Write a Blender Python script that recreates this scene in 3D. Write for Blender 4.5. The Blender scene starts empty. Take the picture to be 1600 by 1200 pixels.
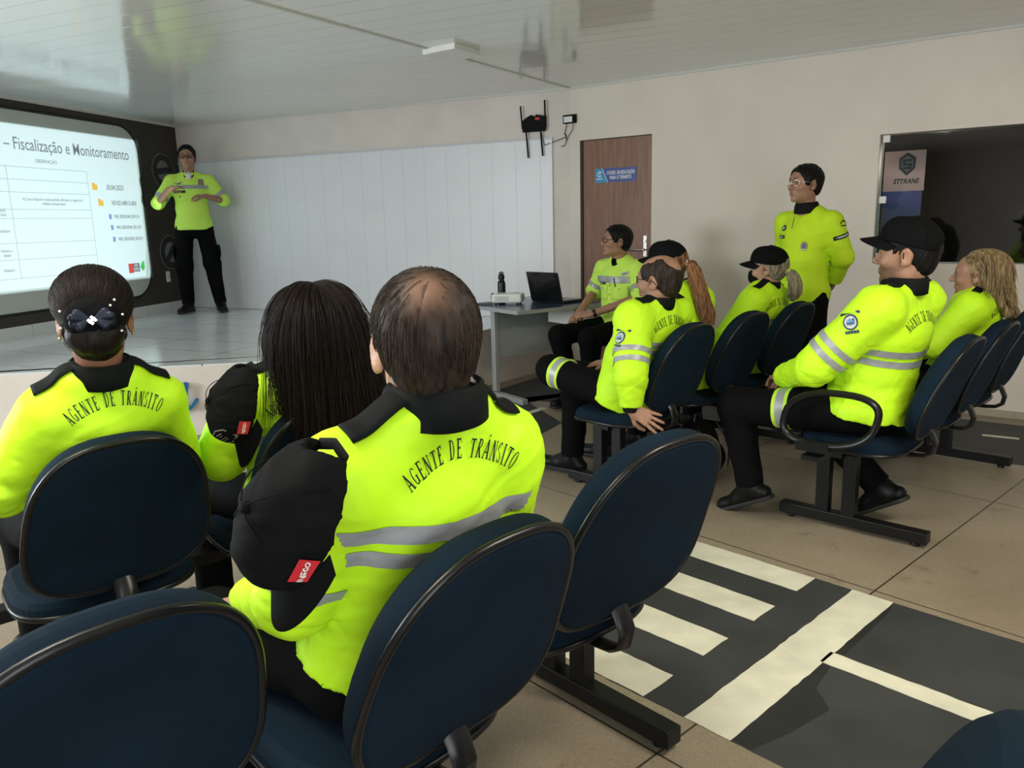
import bpy, bmesh, math, random
import numpy as np
from mathutils import Vector, Matrix
from mathutils.bvhtree import BVHTree
random.seed(7); np.random.seed(7)
PI = math.pi
SC = bpy.context.scene
COL = SC.collection
HC = 2.585           # ceiling height
ST = 0.5             # stage height

# ------------------------------------------------------------------ objects
def link(o, parent=None):
    COL.objects.link(o)
    if parent is not None: o.parent = parent
    return o
def tag(o, label=None, cat=None, group=None, kind=None):
    if label: o['label'] = label
    if cat: o['category'] = cat
    if group: o['group'] = group
    if kind: o['kind'] = kind
    return o
def thing(name, label, cat, loc=(0, 0, 0), rotz=0., group=None):
    o = bpy.data.objects.new(name, None); link(o)
    o.location = loc; o.rotation_euler = (0, 0, rotz); o.empty_display_size = .1
    return tag(o, label, cat, group)
def mesh(name, V, Fc, mats, parent=None, smooth=False, midx=None, attrs=None):
    me = bpy.data.meshes.new(name)
    V = np.asarray(V, dtype=np.float32).reshape(-1, 3)
    if isinstance(Fc, np.ndarray) and Fc.ndim == 2:
        nf, k = Fc.shape
        me.vertices.add(len(V)); me.vertices.foreach_set('co', V.ravel())
        me.loops.add(nf * k); me.loops.foreach_set('vertex_index', Fc.astype(np.int32).ravel())
        me.polygons.add(nf); me.polygons.foreach_set('loop_start', np.arange(0, nf * k, k, dtype=np.int32))
        me.update(calc_edges=True)
    else:
        me.from_pydata(V.tolist(), [], [list(f) for f in Fc]); me.update()
    for m in (mats if isinstance(mats, (list, tuple)) else [mats]): me.materials.append(m)
    if midx is not None: me.polygons.foreach_set('material_index', np.asarray(midx, dtype=np.int32))
    if smooth is True: me.polygons.foreach_set('use_smooth', np.ones(len(me.polygons), dtype=bool))
    if attrs:
        for k, a in attrs.items():
            at = me.attributes.new(k, 'FLOAT', 'POINT'); at.data.foreach_set('value', np.asarray(a, dtype=np.float32))
    o = bpy.data.objects.new(name, me)
    link(o, parent)
    if smooth not in (True, False): auto_smooth(o, smooth)
    return o
def auto_smooth(o, ang):
    me = o.data
    me.polygons.foreach_set('use_smooth', np.ones(len(me.polygons), dtype=bool))
    bm = bmesh.new(); bm.from_mesh(me)
    for e in bm.edges:
        e.smooth = not (len(e.link_faces) == 2 and e.calc_face_angle(0) > ang)
    bm.to_mesh(me); bm.free()

class MB:
    """collects shapes into one mesh"""
    def __init__(s): s.V = []; s.F = []; s.M = []; s.m = 0
    def add(s, V, F, m=None):
        b = len(s.V); s.V += [tuple(v) for v in V]; s.F += [tuple(b + i for i in f) for f in F]
        s.M += [s.m if m is None else m] * len(F)
    def box(s, c, d, R=None, m=None):
        P = [(x * d[0] / 2, y * d[1] / 2, z * d[2] / 2) for x in (-1, 1) for y in (-1, 1) for z in (-1, 1)]
        if R is not None: P = [tuple(R @ Vector(p)) for p in P]
        P = [(p[0] + c[0], p[1] + c[1], p[2] + c[2]) for p in P]
        s.add(P, [(0, 1, 3, 2), (4, 6, 7, 5), (0, 4, 5, 1), (2, 3, 7, 6), (0, 2, 6, 4), (1, 5, 7, 3)], m)
    def hexa(s, P, m=None):   # 8 points: bottom ring 0-3, top ring 4-7
        s.add(P, [(3, 2, 1, 0), (4, 5, 6, 7), (0, 1, 5, 4), (1, 2, 6, 5), (2, 3, 7, 6), (3, 0, 4, 7)], m)
    def prism(s, poly, z0, z1, m=None):
        n = len(poly)
        s.add([(p[0], p[1], z0) for p in poly] + [(p[0], p[1], z1) for p in poly],
              [tuple(range(n - 1, -1, -1)), tuple(range(n, 2 * n))] + [(i, (i + 1) % n, n + (i + 1) % n, n + i) for i in range(n)], m)
    def tube(s, pts, r, n=10, closed=False, m=None, sc=(1, 1)):
        P = [Vector(p) for p in pts]; k = len(P); V = []; up = Vector((0.13, .27, .95)).normalized(); F = []
        prev = None
        for i, p in enumerate(P):
            if closed: t = (P[(i + 1) % k] - P[i - 1])
            else: t = P[min(i + 1, k - 1)] - P[max(i - 1, 0)]
            t.normalize()
            a = (prev - t * prev.dot(t)) if prev is not None else t.cross(up)
            if a.length < 1e-5: a = t.orthogonal()
            a.normalize(); prev = a; b = t.cross(a)
            ri = r[i] if isinstance(r, (list, tuple)) else r
            V += [p + (a * math.cos(q) * sc[0] + b * math.sin(q) * sc[1]) * ri for q in [2 * PI * j / n for j in range(n)]]
        for i in range(k if closed else k - 1):
            i2 = (i + 1) % k
            F += [(i * n + j, i * n + (j + 1) % n, i2 * n + (j + 1) % n, i2 * n + j) for j in range(n)]
        if not closed: F += [tuple(range(n - 1, -1, -1)), tuple((k - 1) * n + j for j in range(n))]
        s.add(V, F, m)
    def lathe(s, prof, c=(0, 0, 0), n=24, R=None, m=None):
        V = []; F = []; k = len(prof)
        for (r, z) in prof:
            for j in range(n):
                p = Vector((r * math.cos(2 * PI * j / n), r * math.sin(2 * PI * j / n), z))
                if R is not None: p = R @ p
                V.append(p + Vector(c))
        for i in range(k - 1):
            F += [(i * n + j, i * n + (j + 1) % n, (i + 1) * n + (j + 1) % n, (i + 1) * n + j) for j in range(n)]
        F += [tuple(range(n - 1, -1, -1)), tuple((k - 1) * n + j for j in range(n))]
        s.add(V, F, m)
    def obj(s, name, mats, parent=None, smooth=False, bevel=0, seg=2):
        o = mesh(name, s.V, s.F, mats, parent, smooth, s.M)
        if bevel:
            b = o.modifiers.new('bevel', 'BEVEL'); b.width = bevel; b.segments = seg; b.limit_method = 'ANGLE'; b.angle_limit = .6
        return o

# ------------------------------------------------------------------ materials
def lin(c):
    return tuple((v / 12.92 if v <= .04045 else ((v + .055) / 1.055) ** 2.4) for v in [x / 255. for x in c])
MATS = {}
def nt(name):
    m = bpy.data.materials.new(name); m.use_nodes = True
    return m, m.node_tree.nodes, m.node_tree.links, m.node_tree.nodes['Principled BSDF']
def node(N, typ, **kw):
    n = N.new(typ)
    for k, v in kw.items():
        if k in n.inputs.keys() if isinstance(k, str) else False: n.inputs[k].default_value = v
        else: setattr(n, k, v)
    return n
def mat(name, col, rough=.6, metal=0., noise=0., nscale=8., bump=0., bscale=200., spec=None, sheen=0., coat=0., stretch=None, emit=None, estr=1., trans=0., ior=None):
    """principled with optional colour mottling and fine bump, from object coordinates"""
    m, N, L, B = nt(name)
    B.inputs['Base Color'].default_value = (*col, 1); B.inputs['Roughness'].default_value = rough; B.inputs['Metallic'].default_value = metal
    if spec is not None: B.inputs['Specular IOR Level'].default_value = spec
    if sheen: B.inputs['Sheen Weight'].default_value = sheen; B.inputs['Sheen Roughness'].default_value = .5
    if coat: B.inputs['Coat Weight'].default_value = coat; B.inputs['Coat Roughness'].default_value = .1
    if trans: B.inputs['Transmission Weight'].default_value = trans
    if ior: B.inputs['IOR'].default_value = ior
    if emit: B.inputs['Emission Color'].default_value = (*emit, 1); B.inputs['Emission Strength'].default_value = estr
    if noise or bump:
        tc = N.new('ShaderNodeTexCoord'); src = tc.outputs['Object']
        if stretch:
            mp = N.new('ShaderNodeMapping'); mp.inputs['Scale'].default_value = stretch; L.new(src, mp.inputs['Vector']); src = mp.outputs['Vector']
    if noise:
        t = N.new('ShaderNodeTexNoise'); t.inputs['Scale'].default_value = nscale; t.inputs['Detail'].default_value = 5; L.new(src, t.inputs['Vector'])
        r = N.new('ShaderNodeMapRange'); r.inputs['From Min'].default_value = .3; r.inputs['From Max'].default_value = .7
        r.inputs['To Min'].default_value = 1 - noise; r.inputs['To Max'].default_value = 1 + noise; L.new(t.outputs['Fac'], r.inputs['Value'])
        x = N.new('ShaderNodeVectorMath'); x.operation = 'SCALE'; x.inputs[0].default_value = col; L.new(r.outputs['Result'], x.inputs['Scale'])
        L.new(x.outputs['Vector'], B.inputs['Base Color'])
    if bump:
        t = N.new('ShaderNodeTexNoise'); t.inputs['Scale'].default_value = bscale; t.inputs['Detail'].default_value = 3; L.new(src, t.inputs['Vector'])
        b = N.new('ShaderNodeBump'); b.inputs['Strength'].default_value = min(1, bump); b.inputs['Distance'].default_value = .004; L.new(t.outputs['Fac'], b.inputs['Height'])
        L.new(b.outputs['Normal'], B.inputs['Normal'])
    MATS[name] = m
    return m
M = MATS
mat('wall_white', (.76, .68, .595), .75, noise=.05, nscale=1.6, bump=.25, bscale=60)
mat('wall_cream', (.74, .67, .61), .8, noise=.06, nscale=2.5, bump=.25, bscale=50)
mat('wall_black', (.045, .038, .032), .8, noise=.35, nscale=55, bump=.4, bscale=90)
mat('panel_white', (.80, .80, .82), .35, noise=.02, nscale=3)
mat('panel_joint', (.62, .62, .66), .5)
mat('tile_white', (.62, .64, .64), .12, noise=.05, nscale=1.3, coat=.2)
mat('grout', (.28, .27, .25), .8)
mat('black_steel', (.005, .005, .0055), .4, spec=.3)
mat('black_plastic', (.007, .007, .0075), .3, spec=.35)
mat('navy_fabric', (.0032, .0120, .0235), .85, noise=.22, nscale=5, bump=.35, bscale=900, spec=.14)
mat('grey_metal', (.42, .43, .43), .4, metal=.3)
mat('chrome', (.75, .75, .75), .15, metal=1.)
mat('desk_blue', (.035, .06, .11), .25, noise=.08, nscale=20)
mat('desk_grey', (.34, .37, .36), .5)
mat('white_plastic', (.62, .61, .56), .4)
mat('white_gloss', (.80, .79, .75), .3)
mat('matte_black', (.005, .005, .0055), .7, spec=.15)
mat('black_gloss', (.008, .008, .009), .15)
mat('red_tag', (.55, .02, .03), .55)
mat('sign_blue', (.035, .07, .30), .4)
mat('sign_cyan', (.02, .28, .55), .4)
mat('letter_blue', (.004, .13, .33), .35)
mat('board_grey', (.50, .53, .49), .7, noise=.02, nscale=2)
mat('slide_white', (.70, .72, .73), .75)
mat('slide_text', (.20, .20, .21), .8)
mat('slide_line', (.45, .47, .48), .8)
mat('slide_orange', (.80, .42, .05), .8)
mat('slide_red', (.62, .05, .04), .8)
mat('slide_dark', (.16, .15, .15), .8)
mat('slide_green', (.05, .45, .06), .8)
mat('slide_blue', (.20, .27, .45), .8)
mat('disc_dark', (.012, .012, .012), .6)
mat('disc_grey', (.17, .17, .165), .6)
mat('road_dark', (.034, .036, .036), .65, noise=.28, nscale=3.5, bump=.25, bscale=120)
mat('road_white', (.66, .64, .50), .65, noise=.13, nscale=7, bump=.15, bscale=100)
mat('banner_white', (.75, .55, .53), .6)
mat('banner_blue', (.12, .16, .42), .6)
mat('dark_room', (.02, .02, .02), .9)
mat('skirting', (.42, .36, .27), .7, noise=.1, nscale=10)

def wood_mat():
    m, N, L, B = nt('door_wood'); MATS['door_wood'] = m
    tc = N.new('ShaderNodeTexCoord'); mp = N.new('ShaderNodeMapping'); mp.inputs['Scale'].default_value = (14, 14, .9)
    L.new(tc.outputs['Object'], mp.inputs['Vector'])
    t = N.new('ShaderNodeTexNoise'); t.inputs['Scale'].default_value = 3.; t.inputs['Detail'].default_value = 6; t.inputs['Distortion'].default_value = .6
    L.new(mp.outputs['Vector'], t.inputs['Vector'])
    r = N.new('ShaderNodeValToRGB'); r.color_ramp.elements[0].position = .3; r.color_ramp.elements[0].color = (.17, .068, .036, 1)
    r.color_ramp.elements[1].position = .72; r.color_ramp.elements[1].color = (.30, .14, .078, 1)
    L.new(t.outputs['Fac'], r.inputs['Fac']); L.new(r.outputs['Color'], B.inputs['Base Color']); B.inputs['Roughness'].default_value = .42
wood_mat()

def floor_mat():
    m, N, L, B = nt('floor_granilite'); MATS['floor_granilite'] = m
    tc = N.new('ShaderNodeTexCoord'); src = tc.outputs['Object']
    base = N.new('ShaderNodeTexNoise'); base.inputs['Scale'].default_value = 1.3; base.inputs['Detail'].default_value = 6; L.new(src, base.inputs['Vector'])
    r = N.new('ShaderNodeValToRGB'); r.color_ramp.elements[0].position = .3; r.color_ramp.elements[0].color = (.225, .18, .122, 1)
    r.color_ramp.elements[1].position = .7; r.color_ramp.elements[1].color = (.335, .28, .20, 1); L.new(base.outputs['Fac'], r.inputs['Fac'])
    sp = N.new('ShaderNodeTexVoronoi'); sp.inputs['Scale'].default_value = 170; L.new(src, sp.inputs['Vector'])
    r2 = N.new('ShaderNodeMapRange'); r2.inputs['From Min'].default_value = 0; r2.inputs['From Max'].default_value = .8; r2.inputs['To Min'].default_value = .80; r2.inputs['To Max'].default_value = 1.12
    L.new(sp.outputs['Distance'], r2.inputs['Value'])
    # worn stain patches
    st = N.new('ShaderNodeTexNoise'); st.inputs['Scale'].default_value = 4.2; st.inputs['Detail'].default_value = 8; st.inputs['Roughness'].default_value = .7; L.new(src, st.inputs['Vector'])
    r3 = N.new('ShaderNodeMapRange'); r3.inputs['From Min'].default_value = .60; r3.inputs['From Max'].default_value = .68; r3.inputs['To Min'].default_value = 1.; r3.inputs['To Max'].default_value = .66
    L.new(st.outputs['Fac'], r3.inputs['Value'])
    # joints: a 1.36 m grid turned to the seating rows
    mp = N.new('ShaderNodeMapping'); mp.vector_type = 'TEXTURE'; mp.inputs['Location'].default_value = (1.348, 2.815, 0); mp.inputs['Rotation'].default_value = (0, 0, math.atan2(1.264, 1.378)); L.new(src, mp.inputs['Vector'])
    sx = N.new('ShaderNodeSeparateXYZ'); L.new(mp.outputs['Vector'], sx.inputs['Vector'])
    def jl(out, per, off):
        a = N.new('ShaderNodeMath'); a.operation = 'ADD'; a.inputs[1].default_value = off + per * 50; L.new(out, a.inputs[0])
        b = N.new('ShaderNodeMath'); b.operation = 'MODULO'; b.inputs[1].default_value = per; L.new(a.outputs[0], b.inputs[0])
        c = N.new('ShaderNodeMath'); c.operation = 'LESS_THAN'; c.inputs[1].default_value = .007; L.new(b.outputs[0], c.inputs[0]); return c.outputs[0]
    j1 = jl(sx.outputs['Y'], 1.36, 0.); j2 = jl(sx.outputs['X'], 1.36, -.03)
    mx = N.new('ShaderNodeMath'); mx.operation = 'MAXIMUM'; L.new(j1, mx.inputs[0]); L.new(j2, mx.inputs[1])
    v = N.new('ShaderNodeVectorMath'); v.operation = 'SCALE'; L.new(r.outputs['Color'], v.inputs[0]); L.new(r2.outputs['Result'], v.inputs['Scale'])
    v2 = N.new('ShaderNodeVectorMath'); v2.operation = 'SCALE'; L.new(v.outputs['Vector'], v2.inputs[0]); L.new(r3.outputs['Result'], v2.inputs['Scale'])
    mixc = N.new('ShaderNodeMix'); mixc.data_type = 'RGBA'; L.new(mx.outputs[0], mixc.inputs['Factor']); L.new(v2.outputs['Vector'], mixc.inputs['A']); mixc.inputs['B'].default_value = (.045, .036, .026, 1)
    L.new(mixc.outputs['Result'], B.inputs['Base Color']); B.inputs['Roughness'].default_value = .42
    b = N.new('ShaderNodeBump'); b.inputs['Strength'].default_value = .15; b.inputs['Distance'].default_value = .002; L.new(sp.outputs['Distance'], b.inputs['Height']); L.new(b.outputs['Normal'], B.inputs['Normal'])
floor_mat()

def ceil_mat(ang):
    m, N, L, B = nt('ceiling_pvc'); MATS['ceiling_pvc'] = m
    tc = N.new('ShaderNodeTexCoord'); mp = N.new('ShaderNodeMapping'); mp.vector_type = 'TEXTURE'; mp.inputs['Rotation'].default_value = (0, 0, ang); L.new(tc.outputs['Object'], mp.inputs['Vector'])
    sx = N.new('ShaderNodeSeparateXYZ'); L.new(mp.outputs['Vector'], sx.inputs['Vector'])
    a = N.new('ShaderNodeMath'); a.operation = 'ADD'; a.inputs[1].default_value = 60.; L.new(sx.outputs['Y'], a.inputs[0])
    b = N.new('ShaderNodeMath'); b.operation = 'MODULO'; b.inputs[1].default_value = .2; L.new(a.outputs[0], b.inputs[0])
    c = N.new('ShaderNodeMapRange'); c.inputs['From Min'].default_value = 0.; c.inputs['From Max'].default_value = .014; c.inputs['To Min'].default_value = 0; c.inputs['To Max'].default_value = 1; L.new(b.outputs[0], c.inputs['Value'])
    mixc = N.new('ShaderNodeMix'); mixc.data_type = 'RGBA'; L.new(c.outputs['Result'], mixc.inputs['Factor']); mixc.inputs['A'].default_value = (.52, .51, .51, 1); mixc.inputs['B'].default_value = (.82, .82, .80, 1)
    L.new(mixc.outputs['Result'], B.inputs['Base Color']); B.inputs['Roughness'].default_value = .11; B.inputs['Specular IOR Level'].default_value = .8
    w = N.new('ShaderNodeTexNoise'); w.inputs['Scale'].default_value = 2.2; w.inputs['Detail'].default_value = 1; L.new(mp.outputs['Vector'], w.inputs['Vector'])
    s2 = N.new('ShaderNodeMath'); s2.operation = 'MULTIPLY_ADD'; s2.inputs[1].default_value = .0012; L.new(c.outputs['Result'], s2.inputs[0])
    s3 = N.new('ShaderNodeMath'); s3.operation = 'MULTIPLY'; s3.inputs[1].default_value = .006; L.new(w.outputs['Fac'], s3.inputs[0]); L.new(s3.outputs[0], s2.inputs[2])
    bp = N.new('ShaderNodeBump'); bp.inputs['Strength'].default_value = .5; bp.inputs['Distance'].default_value = 1.; L.new(s2.outputs[0], bp.inputs['Height']); L.new(bp.outputs['Normal'], B.inputs['Normal'])
# ------------------------------------------------------------------ the room
A = Vector((-3.806, 9.622, 0)); BD = Vector((.581, 7.573, 0))            # stage corner, bend of the long wall
LD = Vector((-.231, -.973, 0)).normalized(); LN = Vector((.973, -.231, 0)).normalized()
SD = (BD - A).normalized(); SN = Vector((SD.y, -SD.x, 0))
RD = Vector((.795, -.606, 0)).normalized(); RN = Vector((RD.y, -RD.x, 0))
class Wall:
    """frame on a wall: s along it, n out into the room, z up"""
    def __init__(w, o, d, n): w.o, w.d, w.n = o, d, n; w.R = Matrix((d, n, Vector((0, 0, 1)))).transposed()
    def p(w, s, n, z): return w.o + w.d * s + w.n * n + Vector((0, 0, z))
    def box(w, mb, s0, s1, z0, z1, n0, n1, m=None):
        mb.hexa([w.p(s0, n0, z0), w.p(s1, n0, z0), w.p(s1, n1, z0), w.p(s0, n1, z0), w.p(s0, n0, z1), w.p(s1, n0, z1), w.p(s1, n1, z1), w.p(s0, n1, z1)], m)
    def poly(w, mb, pts, n0, n1, m=None):   # pts (s,z)
        k = len(pts); V = [w.p(s, n1, z) for s, z in pts] + [w.p(s, n0, z) for s, z in pts]
        mb.add(V, [tuple(range(k)), tuple(range(2 * k - 1, k - 1, -1))] + [(i, k + i, k + (i + 1) % k, (i + 1) % k) for i in range(k)], m)
WL, WS, WR = Wall(A, LD, LN), Wall(A, SD, SN), Wall(BD, RD, RN)
LEND = WL.p(13.2, 0, 0); REND = WR.p(9.2, 0, 0)
T = .14
def struct(name, mb, mats, bevel=0, smooth=False):
    o = mb.obj(name, mats, None, smooth, bevel); o['kind'] = 'structure'; return o

b = MB(); b.prism([(A.x - .3, A.y + .4), (LEND.x - .3, LEND.y - .3), (REND.x + .5, LEND.y - .3), (REND.x + .5, REND.y + 1.), (BD.x + .3, BD.y + .6)], -.1, 0)
FLOOR = struct('floor', b, M['floor_granilite'])
ceil_mat(math.atan2(SD.y, SD.x))
b = MB(); b.prism([(A.x - .3, A.y + .4), (LEND.x - .3, LEND.y - .3), (REND.x + .5, LEND.y - .3), (REND.x + .5, REND.y + 1.), (BD.x + .3, BD.y + .6)], HC, HC + .1)
struct('ceiling', b, M['ceiling_pvc'])
# left wall: dark at the stage, cream beyond it
LS0, LS1, LZ0, LZ1 = 6.2, 8.8, .9, 2.2     # side window in the left wall, outside the picture
b = MB(); WL.box(b, -.2, 5.2, 0, HC, -T, 0); b.m = 1
WL.box(b, 5.2, LS0, 0, HC, -T, 0); WL.box(b, LS0, LS1, 0, LZ0, -T, 0); WL.box(b, LS0, LS1, LZ1, HC, -T, 0); WL.box(b, LS1, 13.2, 0, HC, -T, 0); struct('wall_left', b, [M['wall_black'], M['wall_cream']])
b = MB()
for s_ in (LS0 + .03, (LS0 + LS1) / 2, LS1 - .03): WL.box(b, s_ - .03, s_ + .03, LZ0, LZ1, -.1, -.05)
for z_ in (LZ0, LZ1 - .05): WL.box(b, LS0, LS1, z_, z_ + .05, -.1, -.05)
struct('window_3', b, M['grey_metal'])
b = MB(); WS.box(b, -.0, (BD - A).length + .06, 0, HC, -T, 0); struct('wall_stage', b, M['wall_cream'])
DS0, DS1, DZ = .105, .828, 2.12          # the door opening
WN0, WN1, WZ0, WZ1 = 2.645, 5.1, 1.055, 1.968   # the dark window
b = MB()
WR.box(b, -.03, DS0, 0, HC, -T, 0); WR.box(b, DS0, DS1, DZ, HC, -T, 0); WR.box(b, DS1, WN0, 0, HC, -T, 0)
WR.box(b, WN0, WN1, 0, WZ0, -T, 0); WR.box(b, WN0, WN1, WZ1, HC, -T, 0); WR.box(b, WN1, 9.2, 0, HC, -T, 0)
struct('wall_right', b, M['wall_white'])
# back wall with the glazed entrance that lets daylight in, and the far side wall
BY = LEND.y; ex0, ex1, ez0, ez1 = -.6, 2.6, .15, 2.35
b = MB()
b.box(((LEND.x + ex0) / 2 - .2, BY - T / 2, HC / 2), (ex0 - LEND.x + .4, T, HC)); b.box(((ex1 + REND.x) / 2 + .1, BY - T / 2, HC / 2), (REND.x - ex1 + .2, T, HC))
b.box(((ex0 + ex1) / 2, BY - T / 2, ez0 / 2), (ex1 - ex0, T, ez0)); b.box(((ex0 + ex1) / 2, BY - T / 2, (ez1 + HC) / 2), (ex1 - ex0, T, HC - ez1))
struct('wall_back', b, M['wall_cream'])
b = MB()
for x in (ex0 + .03, (ex0 + ex1) / 2, ex1 - .03): b.box((x, BY - .07, (ez0 + ez1) / 2), (.06, .06, ez1 - ez0))
for z in (ez0 + .03, ez1 - .03): b.box(((ex0 + ex1) / 2, BY - .07, z), (ex1 - ex0, .06, .06))
struct('window_2', b, M['grey_metal'])
b = MB(); b.box((REND.x + T / 2, (REND.y + BY) / 2, HC / 2), (T, REND.y - BY + .4, HC)); struct('wall_side', b, M['wall_cream'])

# stage: tiled top with a plastered rounded front
fr = [(-5.05, 5.06), (-3.43, 5.285), (-1.95, 5.50)]
c0, c1, c2 = Vector((-1.95, 5.50)), Vector((-.95, 5.66)), Vector((-.22, 6.93))
for i in range(1, 13):
    t = i / 12; q = c0 * (1 - t) ** 2 + c1 * 2 * t * (1 - t) + c2 * t * t; fr.append((q.x, q.y))
fr += [(.36, 7.66)]
back = [(WS.p(4.72, .0, 0).x, WS.p(4.72, .0, 0).y), (A.x, A.y), (WL.p(4.75, 0, 0).x, WL.p(4.75, 0, 0).y)]
b = MB(); b.prism(fr + back, 0, ST - .012); struct('trim_1', b, M['wall_cream'])
def tile_mat():
    m, N, L, B = nt('stage_tile'); MATS['stage_tile'] = m
    tc = N.new('ShaderNodeTexCoord'); mp = N.new('ShaderNodeMapping'); mp.vector_type = 'TEXTURE'; mp.inputs['Rotation'].default_value = (0, 0, math.atan2(SD.y, SD.x)); L.new(tc.outputs['Object'], mp.inputs['Vector'])
    br = N.new('ShaderNodeTexBrick'); br.inputs['Scale'].default_value = 1.; br.inputs['Brick Width'].default_value = .9; br.inputs['Row Height'].default_value = .45; br.offset = .0
    br.inputs['Mortar Size'].default_value = .0035; br.inputs['Mortar Smooth'].default_value = .1
    br.inputs['Color1'].default_value = (.78, .80, .80, 1); br.inputs['Color2'].default_value = (.74, .765, .77, 1); br.inputs['Mortar'].default_value = (.22, .22, .21, 1)
    L.new(mp.outputs['Vector'], br.inputs['Vector']); L.new(br.outputs['Color'], B.inputs['Base Color']); B.inputs['Roughness'].default_value = .14
tile_mat()
b = MB(); b.prism(fr + back, ST - .012, ST); struct('trim_2', b, M['stage_tile'])
b = MB(); WL.box(b, .0, 4.7, ST, ST + .105, 0, .012)
for i in range(12): WL.box(b, .02 + i * .4, .0245 + i * .4, ST, ST + .1055, 0, .0125, 1)
struct('baseboard_left', b, [M['tile_white'], M['grout']])
b = MB(); WR.box(b, -.02, DS0 - .02, 0, .05, 0, .01); WR.box(b, DS1 + .02, 9.1, 0, .05, 0, .01); struct('baseboard_right', b, M['skirting'])
b = MB(); WS.box(b, 0, 4.84, HC - .018, HC, 0, .018); WL.box(b, 0, 13, HC - .018, HC, 0, .018); WR.box(b, 0, 9.1, HC - .018, HC, 0, .016); struct('trim_3', b, M['white_plastic'])
# ceiling joint strip
s0, s1 = Vector((-2.55, 2.5)), Vector((.581, 7.573)); d = (s1 - s0).normalized(); n = Vector((-d.y, d.x)) * .011
b = MB(); b.prism([tuple(s0 + n), tuple(s0 - n), tuple(s1 - n - d * .02), tuple(s1 + n - d * .02)], HC - .007, HC); struct('trim_4', b, M['white_plastic'])

# white wall panelling on the stage
b = MB(); WS.box(b, .02, 4.66, ST + .004, 2.155, 0, .014)
for i in range(19): WS.box(b, .05 + i * .25, .0535 + i * .25, ST + .004, 2.153, 0, .0145, 1)
WS.box(b, .0, 4.68, 2.152, 2.168, 0, .02, 1); WS.box(b, 4.66, 4.672, ST + .004, 2.16, 0, .02, 0)
struct('trim_5', b, [M['panel_white'], M['panel_joint']])

# door
def door():
    t = bpy.data.objects.new('door_1', None); link(t); t.location = WR.p(DS0, 0, 0); t['kind'] = 'structure'
    def loc(o): o.matrix_parent_inverse = Matrix.Translation(-t.location)
    b = MB(); WR.box(b, DS0 + .028, DS1 - .004, .008, DZ - .006, -.05, -.012); o = b.obj('door_leaf', M['door_wood'], t, bevel=.002); loc(o)
    b = MB(); WR.box(b, DS0, DS0 + .024, 0, DZ, -T, -.004); WR.box(b, DS1 - .003, DS1, 0, DZ, -T, -.004); WR.box(b, DS0, DS1, DZ - .004, DZ, -T, -.004); WR.box(b, DS0 + .0, DS0 + .07, 0, DZ, -T, -.06)
    o = b.obj('door_frame', M['dark_wood'], t); loc(o)
    b = MB(); WR.box(b, DS1 - .075, DS1 - .045, 1.09, 1.27, -.012, -.004); 
    b.tube([WR.p(DS1 - .06, -.006, 1.15), WR.p(DS1 - .06, .04, 1.15), WR.p(DS1 - .075, .048, 1.15), WR.p(DS1 - .19, .048, 1.148)], .0095, 10)
    b.tube([WR.p(DS1 - .06, -.006, 1.225), WR.p(DS1 - .06, .006, 1.225)], .012, 12)
    o = b.obj('door_handle', M['chrome'], t, .6); loc(o); o['label'] = 'chrome lever handle'
    b = MB(); WR.box(b, DS0 + .3, DS0 + .38, 0, .01, -.1, -.09)
mat('dark_wood', (.035, .017, .01), .6)
door()
# ------------------------------------------------------------------ linked chairs
def se(n, hw, hh, taper=.12, e=2.8):
    o = []
    for i in range(n):
        t = 2 * PI * i / n; c, s = math.cos(t), math.sin(t)
        u = math.copysign(abs(c) ** (2 / e), c) * hw; v = math.copysign(abs(s) ** (2 / e), s) * hh
        o.append((u * (1 - taper * v / hh), v))
    return o
def cushion(mb, outl, layers, fx, cap0=True, cap1=True):
    """rings of the outline shrunk and offset: layers (scale, offset); fx maps (u,v,w) to a point"""
    n = len(outl); V = []; F = []
    for (s, w) in layers: V += [fx(u * s, v * s, w) for u, v in outl]
    for i in range(len(layers) - 1):
        F += [(i * n + j, i * n + (j + 1) % n, (i + 1) * n + (j + 1) % n, (i + 1) * n + j) for j in range(n)]
    if cap0: F.append(tuple(range(n - 1, -1, -1)))
    if cap1: F.append(tuple((len(layers) - 1) * n + j for j in range(n)))
    mb.add(V, F)
def ring_path(outl, s, w, fx): return [fx(u * s, v * s, w) for u, v in outl]
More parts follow.
